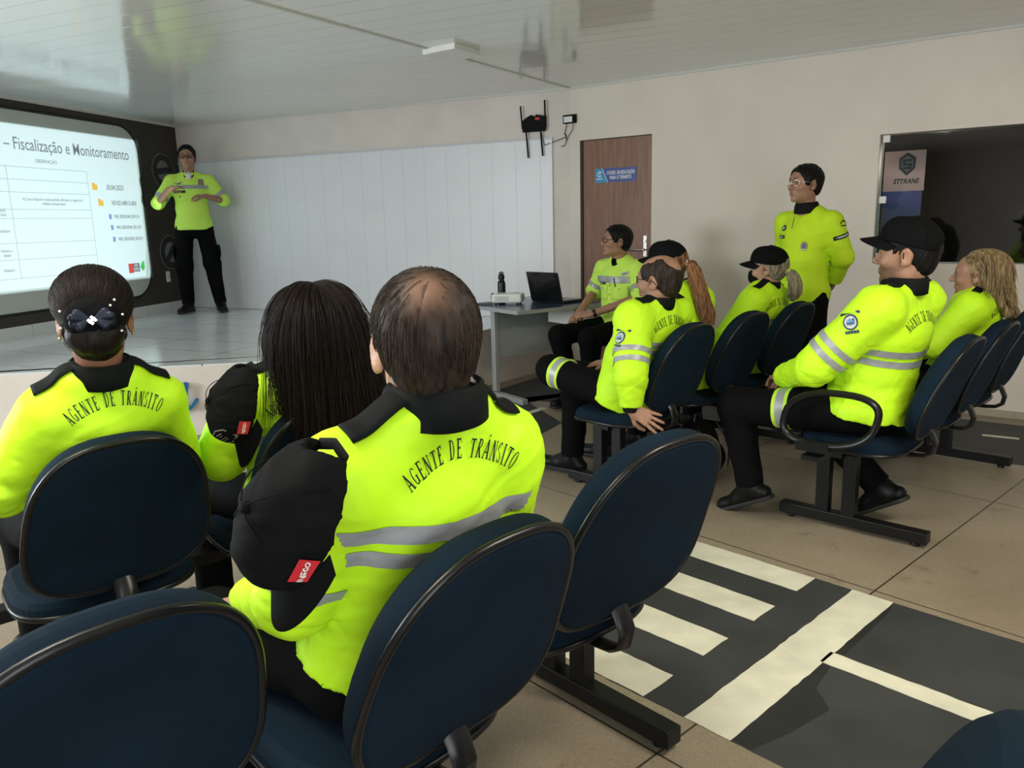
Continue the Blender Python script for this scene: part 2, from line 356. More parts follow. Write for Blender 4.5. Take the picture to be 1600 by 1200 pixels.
def bench(base, ang, label, seats=(0, 1, 2), sp=.581, over=None, legs=(-.02, 1.43), arms=(), hide=()):
    """base: floor point under the back of seat 0; facing ang; +X local is to the sitter's right"""
    t = thing('linked_chairs', label, 'row of chairs', (base[0], base[1], 0), ang - PI / 2, 'rows of linked navy chairs')
    mb = MB(); x0, x1 = min(legs) - .05, max(max(legs), .45) + .05; mb.box(((x0 + x1) / 2, .36, .36), (x1 - x0, .06, .04)); mb.obj('beam', M['black_steel'], t, bevel=.003)
    for lx in legs:
        mb = MB(); mb.box((lx, .29, .045), (.06, .66, .05)); 
        for y in (.30, .42): mb.box((lx, y, .20), (.05, .06, .31))
        for y in (0.01, .57): mb.lathe([(.018, .0), (.02, .008), (.014, .02)], (lx, y, 0), 12)
        mb.obj('leg', M['black_steel'], t, bevel=.004)
    for k in seats:
        ov = (over or {}).get(k, {}); dx, dy, dr, sc, ti = ov.get('dx', 0), ov.get('dy', 0), ov.get('dr', 0), ov.get('sc', 1.), ov.get('tilt', .376)
        ox, oy = k * sp + dx, dy; cr, sr = math.cos(dr), math.sin(dr)
        def W(x, y, z): return (ox + x * cr - y * sr, oy + x * sr + y * cr, z)
        hw, hh = .222 * sc, .232 * sc; ct, s_t = math.cos(ti), math.sin(ti)
        def fx(u, v, w):   # back panel coordinates: u right, v up the back, w thickness towards the front
            s = v + hh; w = w - .10 * (u / hw) ** 2 * .12 + .0
            return W(u, -s * s_t + w * ct + .02 * math.sin(PI * s / (2 * hh)), .484 + s * ct + w * s_t)
        ol = se(56, hw, hh)
        mb = MB()
        cushion(mb, ol, [(.02, -.008), (.4, -.007), (.75, -.003), (.93, .004), (.975, .010), (.985, .022), (.985, .042), (.975, .055), (.95, .066), (.88, .078), (.7, .086), (.4, .09), (.02, .091)], fx)
        bk = mb.obj('backrest', M['navy_fabric'], t, smooth=1.)
        mb = MB(); mb.tube(ring_path(ol, .985, .014, fx), .0085, 8, closed=True); mb.obj('edge_trim', M['black_plastic'], bk, smooth=True)
        so = se(48, .235, .225, .05, 3.2)
        def fs(u, v, w): return W(u, .275 + v, .425 + w - .02 * (abs(v) / .225) ** 3 * (1 if v > 0 else 0) + .0 * u)
        mb = MB(); cushion(mb, so, [(.3, -.012), (.9, -.012), (.97, -.004), (1.0, .008), (1.0, .026), (.97, .042), (.9, .052), (.6, .058), (.05, .058)], fs)
        s_ = mb.obj('seat', M['navy_fabric'], t, smooth=1.)
        mb = MB(); mb.tube(ring_path(so, .995, .0, fs), .009, 8, closed=True); mb.obj('edge_trim', M['black_plastic'], s_, smooth=True)
        mb = MB(); P = [W(0, .22, .395), W(0, .06, .395), W(0, .01, .40), W(0, -.022, .42), W(0, -.03, .46), W(0, -.012, .50), W(0, .02, .54)]
        mb.tube(P, .022, 8, sc=(1.25, .45)); mb.box(W(0, .3, .393), (.16, .22, .03))
        mb.obj('back_bracket', M['black_plastic'], t, .6)
    for (ax, z0) in arms:
        mb = MB(); pts = []
        for i in range(36):
            q = 2 * PI * i / 36; c, s = math.cos(q), math.sin(q)
            pts.append((ax, .30 + math.copysign(abs(c) ** .8, c) * .19 - .05 * s, z0 + .115 + math.copysign(abs(s) ** .8, s) * .115))
        mb.tube(pts, .017, 10, closed=True, sc=(1.25, .9)); mb.box((ax, .36, z0 - .012), (.05, .14, .04)); mb.box((ax + (.04 if ax < 0 else -.04), .36, .40), (.14, .08, .02))
        mb.obj('armrest', M['black_plastic'], t, .7)
    return t
def rrow(base, ang, dbase):   # local shift of a chair whose back base is measured on its own
    r = (math.sin(ang), -math.cos(ang)); f = (math.cos(ang), math.sin(ang))
    d = (dbase[0] - base[0], dbase[1] - base[1]); return d[0] * r[0] + d[1] * r[1], d[0] * f[0] + d[1] * f[1]
BA = (.781, 3.851); BB = (1.756, 3.266); BL = (-1.05 - .439, 1.994 - .38); BN = (-.62, 1.05)
AA, AB, AL, AN = 2.378, 2.378, 2.284, 2.30
bench(BA, AA, 'three linked navy chairs in front of the right wall, nearest the desk', arms=())
bench(BB, AB, 'three linked navy chairs under the large man in a cap', arms=((-.31, .46),))
bench(BL, AL, 'three linked navy chairs under the two dark-haired women', over={})
ov = {}
for k, (p, a, sc) in enumerate([((-.62, 1.05), 2.33, 1.03), ((-.122, 1.305), 2.37, 1.03), ((.24, 1.765), 2.275, 1.085)]):
    x, y = rrow(BN, AN, p); ov[k] = dict(dx=x - k * .581, dy=y, dr=a - AN, sc=sc)
bench(BN, AN, 'three linked navy chairs holding the man with thinning hair, nearest the camera', over=ov, legs=(.0, ov[2]['dx'] + 2 * .581 + .235), arms=((ov[1]['dx'] + .581 + .33, .47),))
bench((.375, .70), 2.6, 'navy chair at the lower right corner, closest to the road stop line', seats=(0,), legs=(-1.45, .0))
mat('road_black', (.016, .0165, .017), .6, noise=.2, nscale=9)
# ------------------------------------------------------------------ painted road on the floor
RW_ = Vector((.725, .689)).normalized(); FW_ = Vector((-RW_.y, RW_.x))      # across the aisle road, along it towards the stage
O_ = Vector((1.395, 2.74))                                                   # right end of the stop line
def aisle(u, v): p = O_ + RW_ * u + FW_ * v; return (p.x, p.y)
rq = random.Random(4)
def quad(name, u0, u1, v0, v1, z0, z1, m, jit=.0022):
    P = []      # hand-painted edges, a little uneven
    for (a, b_) in (((u0, v0), (u1, v0)), ((u1, v0), (u1, v1)), ((u1, v1), (u0, v1)), ((u0, v1), (u0, v0))):
        n = max(2, int((abs(a[0] - b_[0]) + abs(a[1] - b_[1])) / .035))
        for i in range(n): P.append(aisle(a[0] + (b_[0] - a[0]) * i / n + rq.uniform(-jit, jit), a[1] + (b_[1] - a[1]) * i / n + rq.uniform(-jit, jit)))
    b = MB(); b.prism(P[::-1] if False else P, z0, z1); o = b.obj(name, m, FLOOR); return o
quad('road_paint', -1.125, .0, -3.2, 1.30, 0, .0012, M['road_dark'])
quad('stop_line', -1.125, .0, 0., .152, .0012, .0018, M['road_white'])
quad('centre_line', -.57, -.49, -3.2, .01, .0012, .0018, M['road_white'])
for k in range(4): quad('crosswalk_stripe', -.155 - k * .322, -k * .322, .30, 1.02, .0012, .0018, M['road_white'])
b = MB(); b.prism([aisle(-1.12, .0), aisle(-1.12, -.06), aisle(-.98, -.10), aisle(-.80, -.13), aisle(-.72, -.05), aisle(-.58, -.03), aisle(-.575, .0)], .0012, .0015); b.prism([aisle(-.485, .0), aisle(-.48, -.03), aisle(-.3, -.025), aisle(-.1, -.02), aisle(0, .0)], .0012, .0015); b.obj('road_paint_edge', M['road_black'], FLOOR)
# the road that runs along the right wall and the stage
b = MB(); P = [WR.p(-.05, 1.0, 0), WR.p(.3, 1.25, 0), WR.p(.35, 1.25, 0), WR.p(8, 1.12, 0), WR.p(8, .2, 0), WR.p(.9, .2, 0), WR.p(-.1, .32, 0)]
P = [(p.x, p.y) for p in P] + [(-.12, 6.75), (-.75, 5.70), (-1.0, 5.45), (-.4, 4.75), (.0, 4.9), (.35, 5.55)]
b.prism(P, 0, .0012); b.obj('road_paint', M['road_dark'], FLOOR)
b = MB()
def dash(p, q, w):
    p, q = Vector(p), Vector(q); d = (q - p).normalized(); n = Vector((-d.y, d.x)) * w / 2; b.prism([tuple(p - n), tuple(q - n), tuple(q + n), tuple(p + n)], .0012, .0018)
dash((3.02, 4.97), (3.19, 4.86), .045); b.obj('road_dash', M['road_white'], FLOOR)
b = MB(); dash((.11, 5.86), (.25, 6.03), .06); b.obj('road_dash', M['road_white'], FLOOR)
b = MB(); dash((1.6, 6.0), (1.78, 5.88), .045); b.obj('road_dash', M['road_white'], FLOOR)

# ------------------------------------------------------------------ flat lettering helpers
def text_mesh(txt, size, font_scale=1., bold=0.):
    c = bpy.data.curves.new('t', 'FONT'); c.body = txt; c.size = size; c.align_x = 'CENTER'; c.align_y = 'CENTER'; c.resolution_u = 3; c.offset = bold
    o = bpy.data.objects.new('t', c); COL.objects.link(o)
    dg = bpy.context.evaluated_depsgraph_get(); dg.update(); me = bpy.data.meshes.new_from_object(o.evaluated_get(dg))
    V = [(v.co.x * font_scale, v.co.y) for v in me.vertices]; F = [tuple(p.vertices) for p in me.polygons]
    bpy.data.objects.remove(o); bpy.data.curves.remove(c); bpy.data.meshes.remove(me)
    return V, F
def wall_text(w, txt, s, z, n, size, fs, m, parent, name, right=True, bold=0., shear=0.):
    """lettering on a wall frame; right: s grows to the reader's right"""
    V, F = text_mesh(txt, size, fs, bold); k = 1 if right else -1
    return mesh(name, [w.p(s + k * (x + shear * y), n, z + y) for x, y in V], F, m, parent)

# ------------------------------------------------------------------ screen and slide on the dark wall
def screen():
    t = thing('projection_board', 'large grey projection board with rounded corners and a slide on it, on dark wall', 'projection screen', WL.p(1.98, 0, 1.6))
    t.location = (0, 0, 0)
    def rr(s0, s1, z0, z1, r, n=12):
        P = []
        for (cx, cz, a0) in ((s1 - r, z1 - r, 0), (s0 + r, z1 - r, 90), (s0 + r, z0 + r, 180), (s1 - r, z0 + r, 270)):
            for i in range(n + 1):
                a = math.radians(a0 + 90 * i / n); P.append((cx + r * math.cos(a), cz + r * math.sin(a)))
        return P
    b = MB(); WL.poly(b, rr(.715, 3.62, .725, 2.485, .27), 0, .012); b.obj('board', M['board_grey'], t)
    b = MB(); P = rr(.705, 3.63, .715, 2.495, .28); b.tube([WL.p(s, .008, z) for s, z in P], .014, 6, closed=True); b.obj('board_rim', M['black_plastic'], t, True)
    # the slide itself: flat marks on the board (the projector lamp lights them)
    b = MB(); WL.poly(b, [(.80, .925), (3.25, .925), (3.25, 2.365), (.745, 2.365), (.745, 1.25)], .012, .0135); sl = b.obj('slide', M['slide_white'], t)
    k = 0.0145
    wall_text(WL, '\u2013 Fiscaliza\u00e7\u00e3o e Monitoramento', 1.655, 2.195, k, .155, .80, M['slide_text'], sl, 'slide_title', False, .0006)
    b = MB()
    def hl(s0, s1, z, h=.006): WL.box(b, s0, s1, z, z + h, .0135, k)
    zs = [1.995, 1.885, 1.775, 1.625, 1.545, 1.33, 1.185, 1.02]
    for z in zs: hl(1.50, 3.1, z)
    for s in (1.50, 2.46): WL.box(b, s, s + .006, 1.02, 2.0, .0135, k)
    b.obj('slide_table', M['slide_line'], sl)
    wall_text(WL, 'OBSERVA\u00c7\u00c3O', 2.0, 2.06, k, .045, .9, M['slide_text'], sl, 'slide_heading', False)
    wall_text(WL, '6.2 Caso o dispositivo esteja avariado, informar no registro do\nm\u00f3dulo correspondente', 1.97, 1.70, k, .038, .75, M['slide_text'], sl, 'slide_cell', False)
    for z, tx in ((1.60, 'Situa\u00e7\u00e3o\ndo local'), (1.44, 'Condi\u00e7\u00f5es'), (1.25, 'Hor\u00e1rio e\nequipe'), (1.10, 'Relat\u00f3rio')):
        wall_text(WL, tx, 2.58, z, k, .038, .8, M['slide_text'], sl, 'slide_cell', False)
    for s, z, tx, sz in ((1.165, 1.855, '30.04.2023', .072), (1.055, 1.70, 'V01021489-S-000', .066), (1.035, 1.565, 'VEN_2022.05.04_20.10.16', .045), (1.022, 1.455, 'VEN_2022.05.04_20.16.27', .045), (1.012, 1.335, 'VEN_2022.05.04_20.20.41', .045)):
        wall_text(WL, tx, s - .04, z, k, sz, .8, M['slide_text'], sl, 'slide_file_name', False, .0008)
    for s, z in ((1.415, 1.855), (1.355, 1.70)):
        b = MB(); WL.box(b, s - .035, s + .035, z - .03, z + .025, .0135, k); WL.box(b, s, s + .035, z + .02, z + .04, .0135, k); b.obj('folder_icon', M['slide_orange'], sl)
    for s, z in ((1.245, 1.565), (1.235, 1.455), (1.225, 1.335)):
        b = MB(); WL.box(b, s - .018, s + .018, z - .025, z + .025, .0135, k); b.obj('file_icon', M['slide_blue'], sl)
    b = MB(); WL.box(b, .985, 1.06, .975, 1.075, .0135, k); b.obj('slide_logo', M['slide_red'], sl)
    b = MB(); WL.box(b, .885, .985, .985, 1.075, .0135, k); b.obj('slide_logo', M['slide_dark'], sl)
    wall_text(WL, 'SEM\nINFRA', .94, 1.03, k + .001, .04, .8, M['slide_white'], sl, 'slide_logo_text', False)
    b = MB(); WL.poly(b, [(.805, 1.09), (.835, 1.09), (.875, 1.03), (.835, .985), (.805, 1.02)], .0135, k); b.obj('slide_logo', M['slide_green'], sl)
screen()
# strip of the dark wall beyond the board
def emblem(s, z, ang, label, group='round road signs on the dark wall'):
    t = thing('road_sign', label, 'road sign', (0, 0, 0), 0, group)
    def disc(r, n0, n1, m, name, n=36):
        b = MB(); WL.poly(b, [(s + r * math.cos(2 * PI * i / n), z + r * 1.04 * math.sin(2 * PI * i / n)) for i in range(n)], n0, n1); b.obj(name, m, t)
    disc(.185, 0, .006, M['disc_grey'], 'sign_edge'); disc(.176, .0, .008, M['disc_dark'], 'sign_ring'); disc(.108, .0, .010, M['disc_grey'], 'sign_face')
    b = MB(); c, q = math.cos(ang), math.sin(ang); h = .034
    WL.poly(b, [(s + c * .13 * i - q * h * j, z + q * .13 * i + c * h * j) for i, j in ((-1, -1), (1, -1), (1, 1), (-1, 1))], .0, .0115); b.obj('sign_bar', M['disc_dark'], t)
emblem(.305, 2.07, -.12, 'upper dark round road sign with a level bar, beside the presenter\'s shoulder')
emblem(.32, 1.165, -.85, 'lower dark round road sign with a slanted bar, above the wall socket')
b = MB(); WL.box(b, .385, .445, .835, .955, 0, .012); WL.box(b, .405, .425, .88, .91, 0, .0135, 1)
o = b.obj('wall_socket', [M['white_gloss'], M['grey_metal']], None, bevel=.003); tag(o, 'white wall socket low on the dark wall behind the presenter', 'socket')

# blue script letters on the stage front
def script_letter(pts_list, org, dx, name, label, size):
    t = MB(); ux = Vector((dx[0], dx[1], 0)).normalized(); n = Vector((ux.y, -ux.x, 0))
    for (pts, w) in pts_list:
        # smooth path, flat ribbon with depth
        P = []
        for i in range(len(pts) - 1):
            p0 = Vector(pts[max(i - 1, 0)]); p1 = Vector(pts[i]); p2 = Vector(pts[i + 1]); p3 = Vector(pts[min(i + 2, len(pts) - 1)])
            for j in range(6):
                q = j / 6; P.append(.5 * ((2 * p1) + (p2 - p0) * q + (2 * p0 - 5 * p1 + 4 * p2 - p3) * q * q + (3 * p1 - p0 - 3 * p2 + p3) * q ** 3))
        P.append(Vector(pts[-1])); k = len(P); V = []
        for i, p in enumerate(P):
            d = (P[min(i + 1, k - 1)] - P[max(i - 1, 0)]).normalized(); nn = Vector((-d.y, d.x)); f = i / (k - 1)
            ww = w * (.55 + .45 * math.sin(PI * min(1, f * 1.2 + .1))) / 2
            for sgn in (-1, 1):
                q = (p + nn * ww * sgn) * size
                for dep in (.002, .02): V.append(Vector(org) + ux * q.x + Vector((0, 0, q.y)) + n * dep)
        F = []
        for i in range(k - 1):
            a = 4 * i; c = a + 4
            F += [(a + 1, a + 3, c + 3, c + 1), (a, c, c + 2, a + 2), (a, a + 1, c + 1, c), (a + 2, c + 2, c + 3, a + 3)]
        F += [(0, 2, 3, 1), (4 * k - 4, 4 * k - 3, 4 * k - 1, 4 * k - 2)]
        t.add(V, F)
    o = t.obj(name, M['letter_blue']); tag(o, label, 'letter', 'blue script letters on the stage front'); return o
LA = [([(.62, .86), (.35, .95), (.08, .6), (.12, .15), (.38, .02), (.6, .4), (.72, .9)], .2), ([(.78, .98), (.66, .5), (.66, .1), (.85, .02), (1.12, .35)], .22)]
script_letter(LA, (-2.385, 5.40, .205), (.99, .14), 'script_letter', 'blue script letter a on the stage front beside the bun-haired woman', .185)
script_letter([([(.1, .9), (.3, .75), (.25, .3), (.35, .0), (.6, .1), (.8, .4)], .25)], (-.42, 6.55, .25), (.62, .78), 'script_letter', 'blue script letter on the stage front beside the desk leg', .17)

# ------------------------------------------------------------------ desk and what stands on it
DF = Vector((.055, 6.06, 0)); DD = Vector((-.49, .72, 0)).normalized(); DLn = Vector((-DD.y * -1, -DD.x * -1 * -1, 0)); DLn = Vector((DD.y, -DD.x, 0))
def dk(u, v, z): p = DF + DLn * u + DD * v; return (p.x, p.y, z)     # u along the front edge, v to the far end
def dbox(b, u0, u1, v0, v1, z0, z1, m=None):
    b.hexa([dk(u0, v0, z0), dk(u1, v0, z0), dk(u1, v1, z0), dk(u0, v1, z0), dk(u0, v0, z1), dk(u1, v0, z1), dk(u1, v1, z1), dk(u0, v1, z1)], m)
DW, DV = .92, .80
def desk():
    t = thing('desk', 'small grey office desk with dark blue top beside the stage', 'desk', (0, 0, 0))
    b = MB(); dbox(b, 0, DW, 0, DV, .725, .75); b.obj('desktop', M['desk_blue'], t, bevel=.004)
    b = MB()
    for (u0, u1, v0, v1) in ((-.006, 0, -.006, DV + .006), (DW, DW + .006, -.006, DV + .006), (0, DW, -.006, 0), (0, DW, DV, DV + .006)): dbox(b, u0, u1, v0, v1, .722, .7505)
    b.obj('edge_band', M['grey_metal'], t)
    for u in (.06, DW - .10):
        b = MB(); dbox(b, u, u + .04, DV / 2 + .02, DV / 2 + .075, .05, .715); dbox(b, u - .005, u + .045, .06, DV - .06, .715, .725); dbox(b, u - .005, u + .05, .04, DV - .04, .0, .045); b.obj('leg', M['grey_metal'], t, bevel=.004)
    b = MB(); dbox(b, .10, DW - .10, DV / 2 + .04, DV / 2 + .055, .33, .70); b.obj('modesty_panel', M['desk_grey'], t)
    b = MB(); dbox(b, DW - .36, DW - .08, .03, .36, .59, .72); c = b.obj('drawer', M['white_gloss'], t, bevel=.003)
    b = MB(); dbox(b, DW - .235, DW - .205, .018, .03, .65, .68); b.obj('lock', M['black_plastic'], c)
desk()
# laptop, seen from behind its lid
def laptop():
    t = thing('laptop', 'open black laptop on the desk, lid towards the room', 'laptop', dk(.66, .36, .752), 0)
    t.rotation_euler = (0, 0, math.atan2(.58, -.82) - .2 )
    b = MB(); b.box((0, 0, .011), (.36, .245, .022)); base = b.obj('base', M['black_plastic'], t, bevel=.004)
    b = MB(); b.box((0, .02, .0225), (.32, .11, .002)); b.obj('keyboard', M['black_gloss'], base)
    R = Matrix.Rotation(math.radians(-14), 3, 'X'); b = MB(); b.box(Vector((0, .125, .018)) + R @ Vector((0, 0, .122)), (.36, .012, .245), R); l = b.obj('lid', M['black_gloss'], t, bevel=.005)
    b = MB(); b.box(Vector((0, .125, .018)) + R @ Vector((0, -.0065, .124)), (.335, .001, .2), R); b.obj('display', M['black_gloss'], l)
laptop()
def projector():
    t = thing('projector', 'white video projector with side vents lying on the desk', 'projector', dk(.27, .52, .75), 0)
    t.rotation_euler = (0, 0, math.atan2(SD.y, SD.x) + .25)
    b = MB(); b.box((0, 0, .052), (.25, .19, .072)); b.obj('body', M['white_gloss'], t, bevel=.016, seg=3)
    b = MB()
    for i in range(10): b.box((-.085 + i * .011, -.0955, .052), (.005, .002, .04))
    for i in range(6): b.box((.126, -.05 + i * .016, .05), (.002, .007, .035))
    b.obj('vent', M['grey_metal'], t)
    R = Matrix.Rotation(PI / 2, 3, 'Y'); b = MB(); b.lathe([(.03, 0), (.034, .004), (.034, .02), (.028, .022), (.026, .012), (.0, .010)], (-.123, .02, .055), 20, Matrix.Rotation(-PI / 2, 3, 'Y')); b.obj('lens', M['black_gloss'], t, .6)
    for x in (-.09, .09):
        for y in (-.07, .07):
            b = MB(); b.lathe([(.009, 0), (.009, .018)], (x, y, 0), 10); b.obj('foot', M['black_plastic'], t)
    b = MB(); b.box((.06, .05, .090), (.05, .03, .004)); b.obj('button_panel', M['grey_metal'], t)
    return t
PROJ = projector()
def bottle():
    t = thing('water_bottle', 'slim black water bottle standing behind the projector', 'bottle', dk(.34, .72, .75))
    b = MB(); b.lathe([(.028, 0), (.033, .004), (.034, .02), (.034, .155), (.03, .172), (.022, .18), (.022, .19)], n=24); b.obj('body', M['black_plastic'], t, .8)
    b = MB(); b.lathe([(.025, .19), (.027, .195), (.027, .222), (.022, .23), (.012, .232), (.012, .245), (.0, .246)], n=20); l = b.obj('lid', M['black_plastic'], t, .8)
    b = MB(); b.tube([(-.018, 0, .228), (-.018, 0, .245), (0, 0, .254), (.018, 0, .245), (.018, 0, .228)], .004, 8); b.obj('carry_loop', M['black_gloss'], l, .8)
bottle()
b = MB(); b.tube([dk(.10, .50, .755), dk(.03, .55, .755), dk(.0, .62, .756), dk(.08, .66, .755), dk(.2, .64, .755), dk(.2, .6, .77)], .004, 6)
b.tube([dk(.40, .5, .79), dk(.5, .48, .80), dk(.56, .46, .775), dk(.62, .45, .758)], .003, 6)
o = b.obj('cable', M['black_plastic'], None, True); tag(o, 'black cable curling on the desk beside the projector', 'cable')

# ------------------------------------------------------------------ router and adapter on the wall
def router():
    t = thing('wifi_router', 'black router with four upright antennas, high on the wall beside the door', 'router', (0, 0, 0))
    s = WS.p(0, 0, 0); S0, S1, Z0, Z1 = 4.39, 4.62, 2.225, 2.375
    b = MB(); WS.poly(b, [(S0, Z0), (S1 - .01, Z0), (S1, Z0 + .04), (S1, Z1 - .02), (S1 - .04, Z1 - .012), (S1 - .09, Z1), (S0 + .13, Z1 - .022), (S0 + .09, Z1 - .002), (S0 + .045, Z1 - .02), (S0, Z1 - .05)], .012, .048); b.obj('body', M['matte_black'], t, bevel=.003)
    b = MB(); WS.box(b, S1 - .10, S1 - .055, Z1 - .05, Z1 - .028, .048, .0485); b.obj('brand_plate', M['red_tag'], t)
    for s0, z0, s1, z1 in ((S0 - .005, Z0 + .03, S0 - .02, Z1 + .085), (S1 - .005, Z0 + .05, S1 - .008, Z1 + .12), (S0 + .03, Z0 + .02, S0 + .05, Z0 - .23), (S1 - .055, Z0 + .02, S1 - .035, Z0 - .22)):
        b = MB(); b.tube([WS.p(s0, .03, z0), WS.p((s0 + s1) / 2, .032, (z0 + z1) / 2), WS.p(s1, .034, z1)], .0085, 8, sc=(1, .7)); b.obj('antenna', M['matte_black'], t, .8)
router()
def adapter():
    t = thing('network_switch', 'small black box with white label on wall between router and door', 'network box', (0, 0, 0))
    b = MB(); WR.box(b, -.055, .075, 2.275, 2.35, .0, .032); b.obj('body', M['matte_black'], t, bevel=.003)
    b = MB(); WR.box(b, -.045, .045, 2.285, 2.335, .0322, .0327); b.obj('label', M['white_gloss'], t)
    b = MB(); P = [WR.p(-.02, .02, 2.275)] + [WR.p(-.07 + .055 * math.cos(a) * .8, .02 + .002 * a, 2.14 + .06 * math.sin(a)) for a in [.9 - i * .4 for i in range(18)]] + [WS.p(4.6, .02, 2.10), WS.p(4.57, .03, 2.225)]
    b.tube(P, .0035, 6); b.tube([WR.p(.05, .02, 2.275), WR.p(.045, .025, 2.22), WR.p(-.0, .02, 2.17), WR.p(-.03, .02, 2.12)], .003, 6); b.obj('cable', M['matte_black'], t, True)
adapter()
# ceiling lamp panel over the aisle
b = MB()
cl, cn, cr = Vector((-.557, 5.80)), Vector((-.325, 5.614)), Vector((-.165, 5.895)); cf = cl + cr - cn
b.prism([tuple(cn), tuple(cr), tuple(cf), tuple(cl)], HC - .038, HC); o = b.obj('ceiling_light', M['white_gloss'], None, bevel=.003); tag(o, 'unlit square white lamp on the ceiling above the desk aisle', 'ceiling lamp')
# door plate
def plate():
    s0, s1, z0, z1 = .262, .675, 1.742, 1.862
    t = thing('door_sign', 'blue and cyan sign reading COORD. DE EDUCAÇÃO on the brown door', 'sign', (0, 0, 0))
    b = MB(); WR.box(b, s0, s1, z0, z1, -.012, -.009); b.obj('plate', M['sign_blue'], t)
    b = MB(); WR.poly(b, [(s0, z0), (s0 + .125, z0), (s0 + .07, z1), (s0, z1)], -.009, -.0083); b.obj('cyan_field', M['sign_cyan'], t)
    b = MB(); WR.poly(b, [(s0 + .125, z0), (s0 + .131, z0), (s0 + .076, z1), (s0 + .07, z1)], -.009, -.0080); b.obj('divider', M['white_gloss'], t)
    wall_text(WR, 'COORD. DE EDUCA\u00c7\u00c3O\nPARA O TR\u00c2NSITO', s0 + .258, z0 + .058, -.0082, .042, .60, M['white_gloss'], t, 'lettering', True, .0010)
    b = MB(); 
    def arc(cs, cz, r, w, a0, a1, n=18):
        P = [(cs + r * math.cos(a0 + (a1 - a0) * i / n), cz + r * math.sin(a0 + (a1 - a0) * i / n)) for i in range(n + 1)] + [(cs + (r - w) * math.cos(a1 + (a0 - a1) * i / n), cz + (r - w) * math.sin(a1 + (a0 - a1) * i / n)) for i in range(n + 1)]
        for i in range(n): WR.poly(b, [P[i], P[i + 1], P[2 * n - i], P[2 * n + 1 - i]], -.0083, -.0078)
    arc(s0 + .045, z0 + .072, .026, .006, .3, 5.6); arc(s0 + .047, z0 + .08, .011, .005, .2, 4.2); arc(s0 + .043, z0 + .064, .011, .005, -2.6, 1.4)
    WR.box(b, s0 + .012, s0 + .078, z0 + .028, z0 + .036, -.0083, -.0078); b.obj('emblem', M['white_gloss'], t)
plate()

# ------------------------------------------------------------------ dark glass window with the room behind
def window():
    t = bpy.data.objects.new('window_1', None); link(t); t['kind'] = 'structure'
    m, N, L, B = nt('tinted_glass'); MATS['tinted_glass'] = m
    B.inputs['Base Color'].default_value = (.62, .65, .64, 1); B.inputs['Roughness'].default_value = .03; B.inputs['Transmission Weight'].default_value = 1.; B.inputs['IOR'].default_value = 1.5
    b = MB(); WR.box(b, WN0 + .012, WN1 - .01, WZ0 + .006, WZ1 - .006, -.045, -.037); b.obj('pane', m, t)
    b = MB(); WR.box(b, WN0 + .012, WN0 + .018, WZ0 + .006, WZ1 - .006, -.0455, -.0365); b.obj('glass_edge', M['glass_edge'], t)
    b = MB()
    for z in (WZ1 - .055, WZ0 + .43, WZ0 + .02): WR.box(b, WN0 + .012, WN0 + .06, z, z + .05, -.05, -.030)
    b.obj('glass_clamp', M['white_gloss'], t, bevel=.004)
    b = MB(); WR.box(b, WN0, WN1, WZ0, WZ0 + .006, -T, 0); b.obj('sill', M['grey_metal'], t)
    # the room behind: an open box
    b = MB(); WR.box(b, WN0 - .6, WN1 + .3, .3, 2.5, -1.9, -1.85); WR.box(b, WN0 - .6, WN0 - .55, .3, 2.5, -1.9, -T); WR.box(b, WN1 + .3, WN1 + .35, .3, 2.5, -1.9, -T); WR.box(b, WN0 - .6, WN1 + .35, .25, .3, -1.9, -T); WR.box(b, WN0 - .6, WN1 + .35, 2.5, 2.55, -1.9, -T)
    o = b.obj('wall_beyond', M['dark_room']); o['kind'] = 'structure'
mat('glass_edge', (.25, .42, .38), .2)
window()
def banner():
    t = thing('banner', 'pink and blue STTRANS banner standing behind the dark window glass', 'banner', (0, 0, 0))
    n = -.16; s0, s1, z1, zm, z0 = 2.70, 2.925, 1.855, 1.57, .6
    b = MB(); WR.box(b, s0 - .05, s1, zm, z1, n - .006, n); b.obj('upper_panel', M['banner_white'], t)
    b = MB(); WR.box(b, s0 - .05, s1 - .01, z0, zm, n - .006, n); b.obj('lower_panel', M['banner_blue'], t)
    b = MB(); cs, cz = s0 + .105, zm + .19
    hexo = [(0, .082), (.055, .045), (.055, -.03), (0, -.082), (-.055, -.03), (-.055, .045)]
    WR.poly(b, [(cs + x, cz + y) for x, y in hexo], n, n + .002); e = b.obj('emblem', M['emblem_dark'], t)
    b = MB(); WR.poly(b, [(cs + x * .72, cz + y * .72) for x, y in hexo], n + .002, n + .003); b.obj('emblem_field', M['emblem_grey'], e)
    b = MB()
    for P in ([(-.03, .035), (.03, .035), (.03, .02), (-.014, .02)], [(-.03, .035), (-.014, .02), (-.014, .004), (-.03, -.008)], [(-.03, .004), (.03, .004), (.03, -.010), (-.03, -.010)], [(.014, -.004), (.03, .006), (.03, -.035), (.014, -.022)], [(-.03, -.035), (.03, -.035), (.016, -.02), (-.03, -.02)]):
        WR.poly(b, [(cs + x, cz + y) for x, y in P], n + .003, n + .004)
    b.obj('emblem_letter', M['emblem_dark'], e)
    wall_text(WR, 'STTRANS', cs, zm + .068, n + .002, .048, .85, M['emblem_dark'], t, 'lettering', True, .0015, .25)
mat('emblem_dark', (.03, .05, .06), .5); mat('emblem_grey', (.22, .26, .27), .5)
banner()
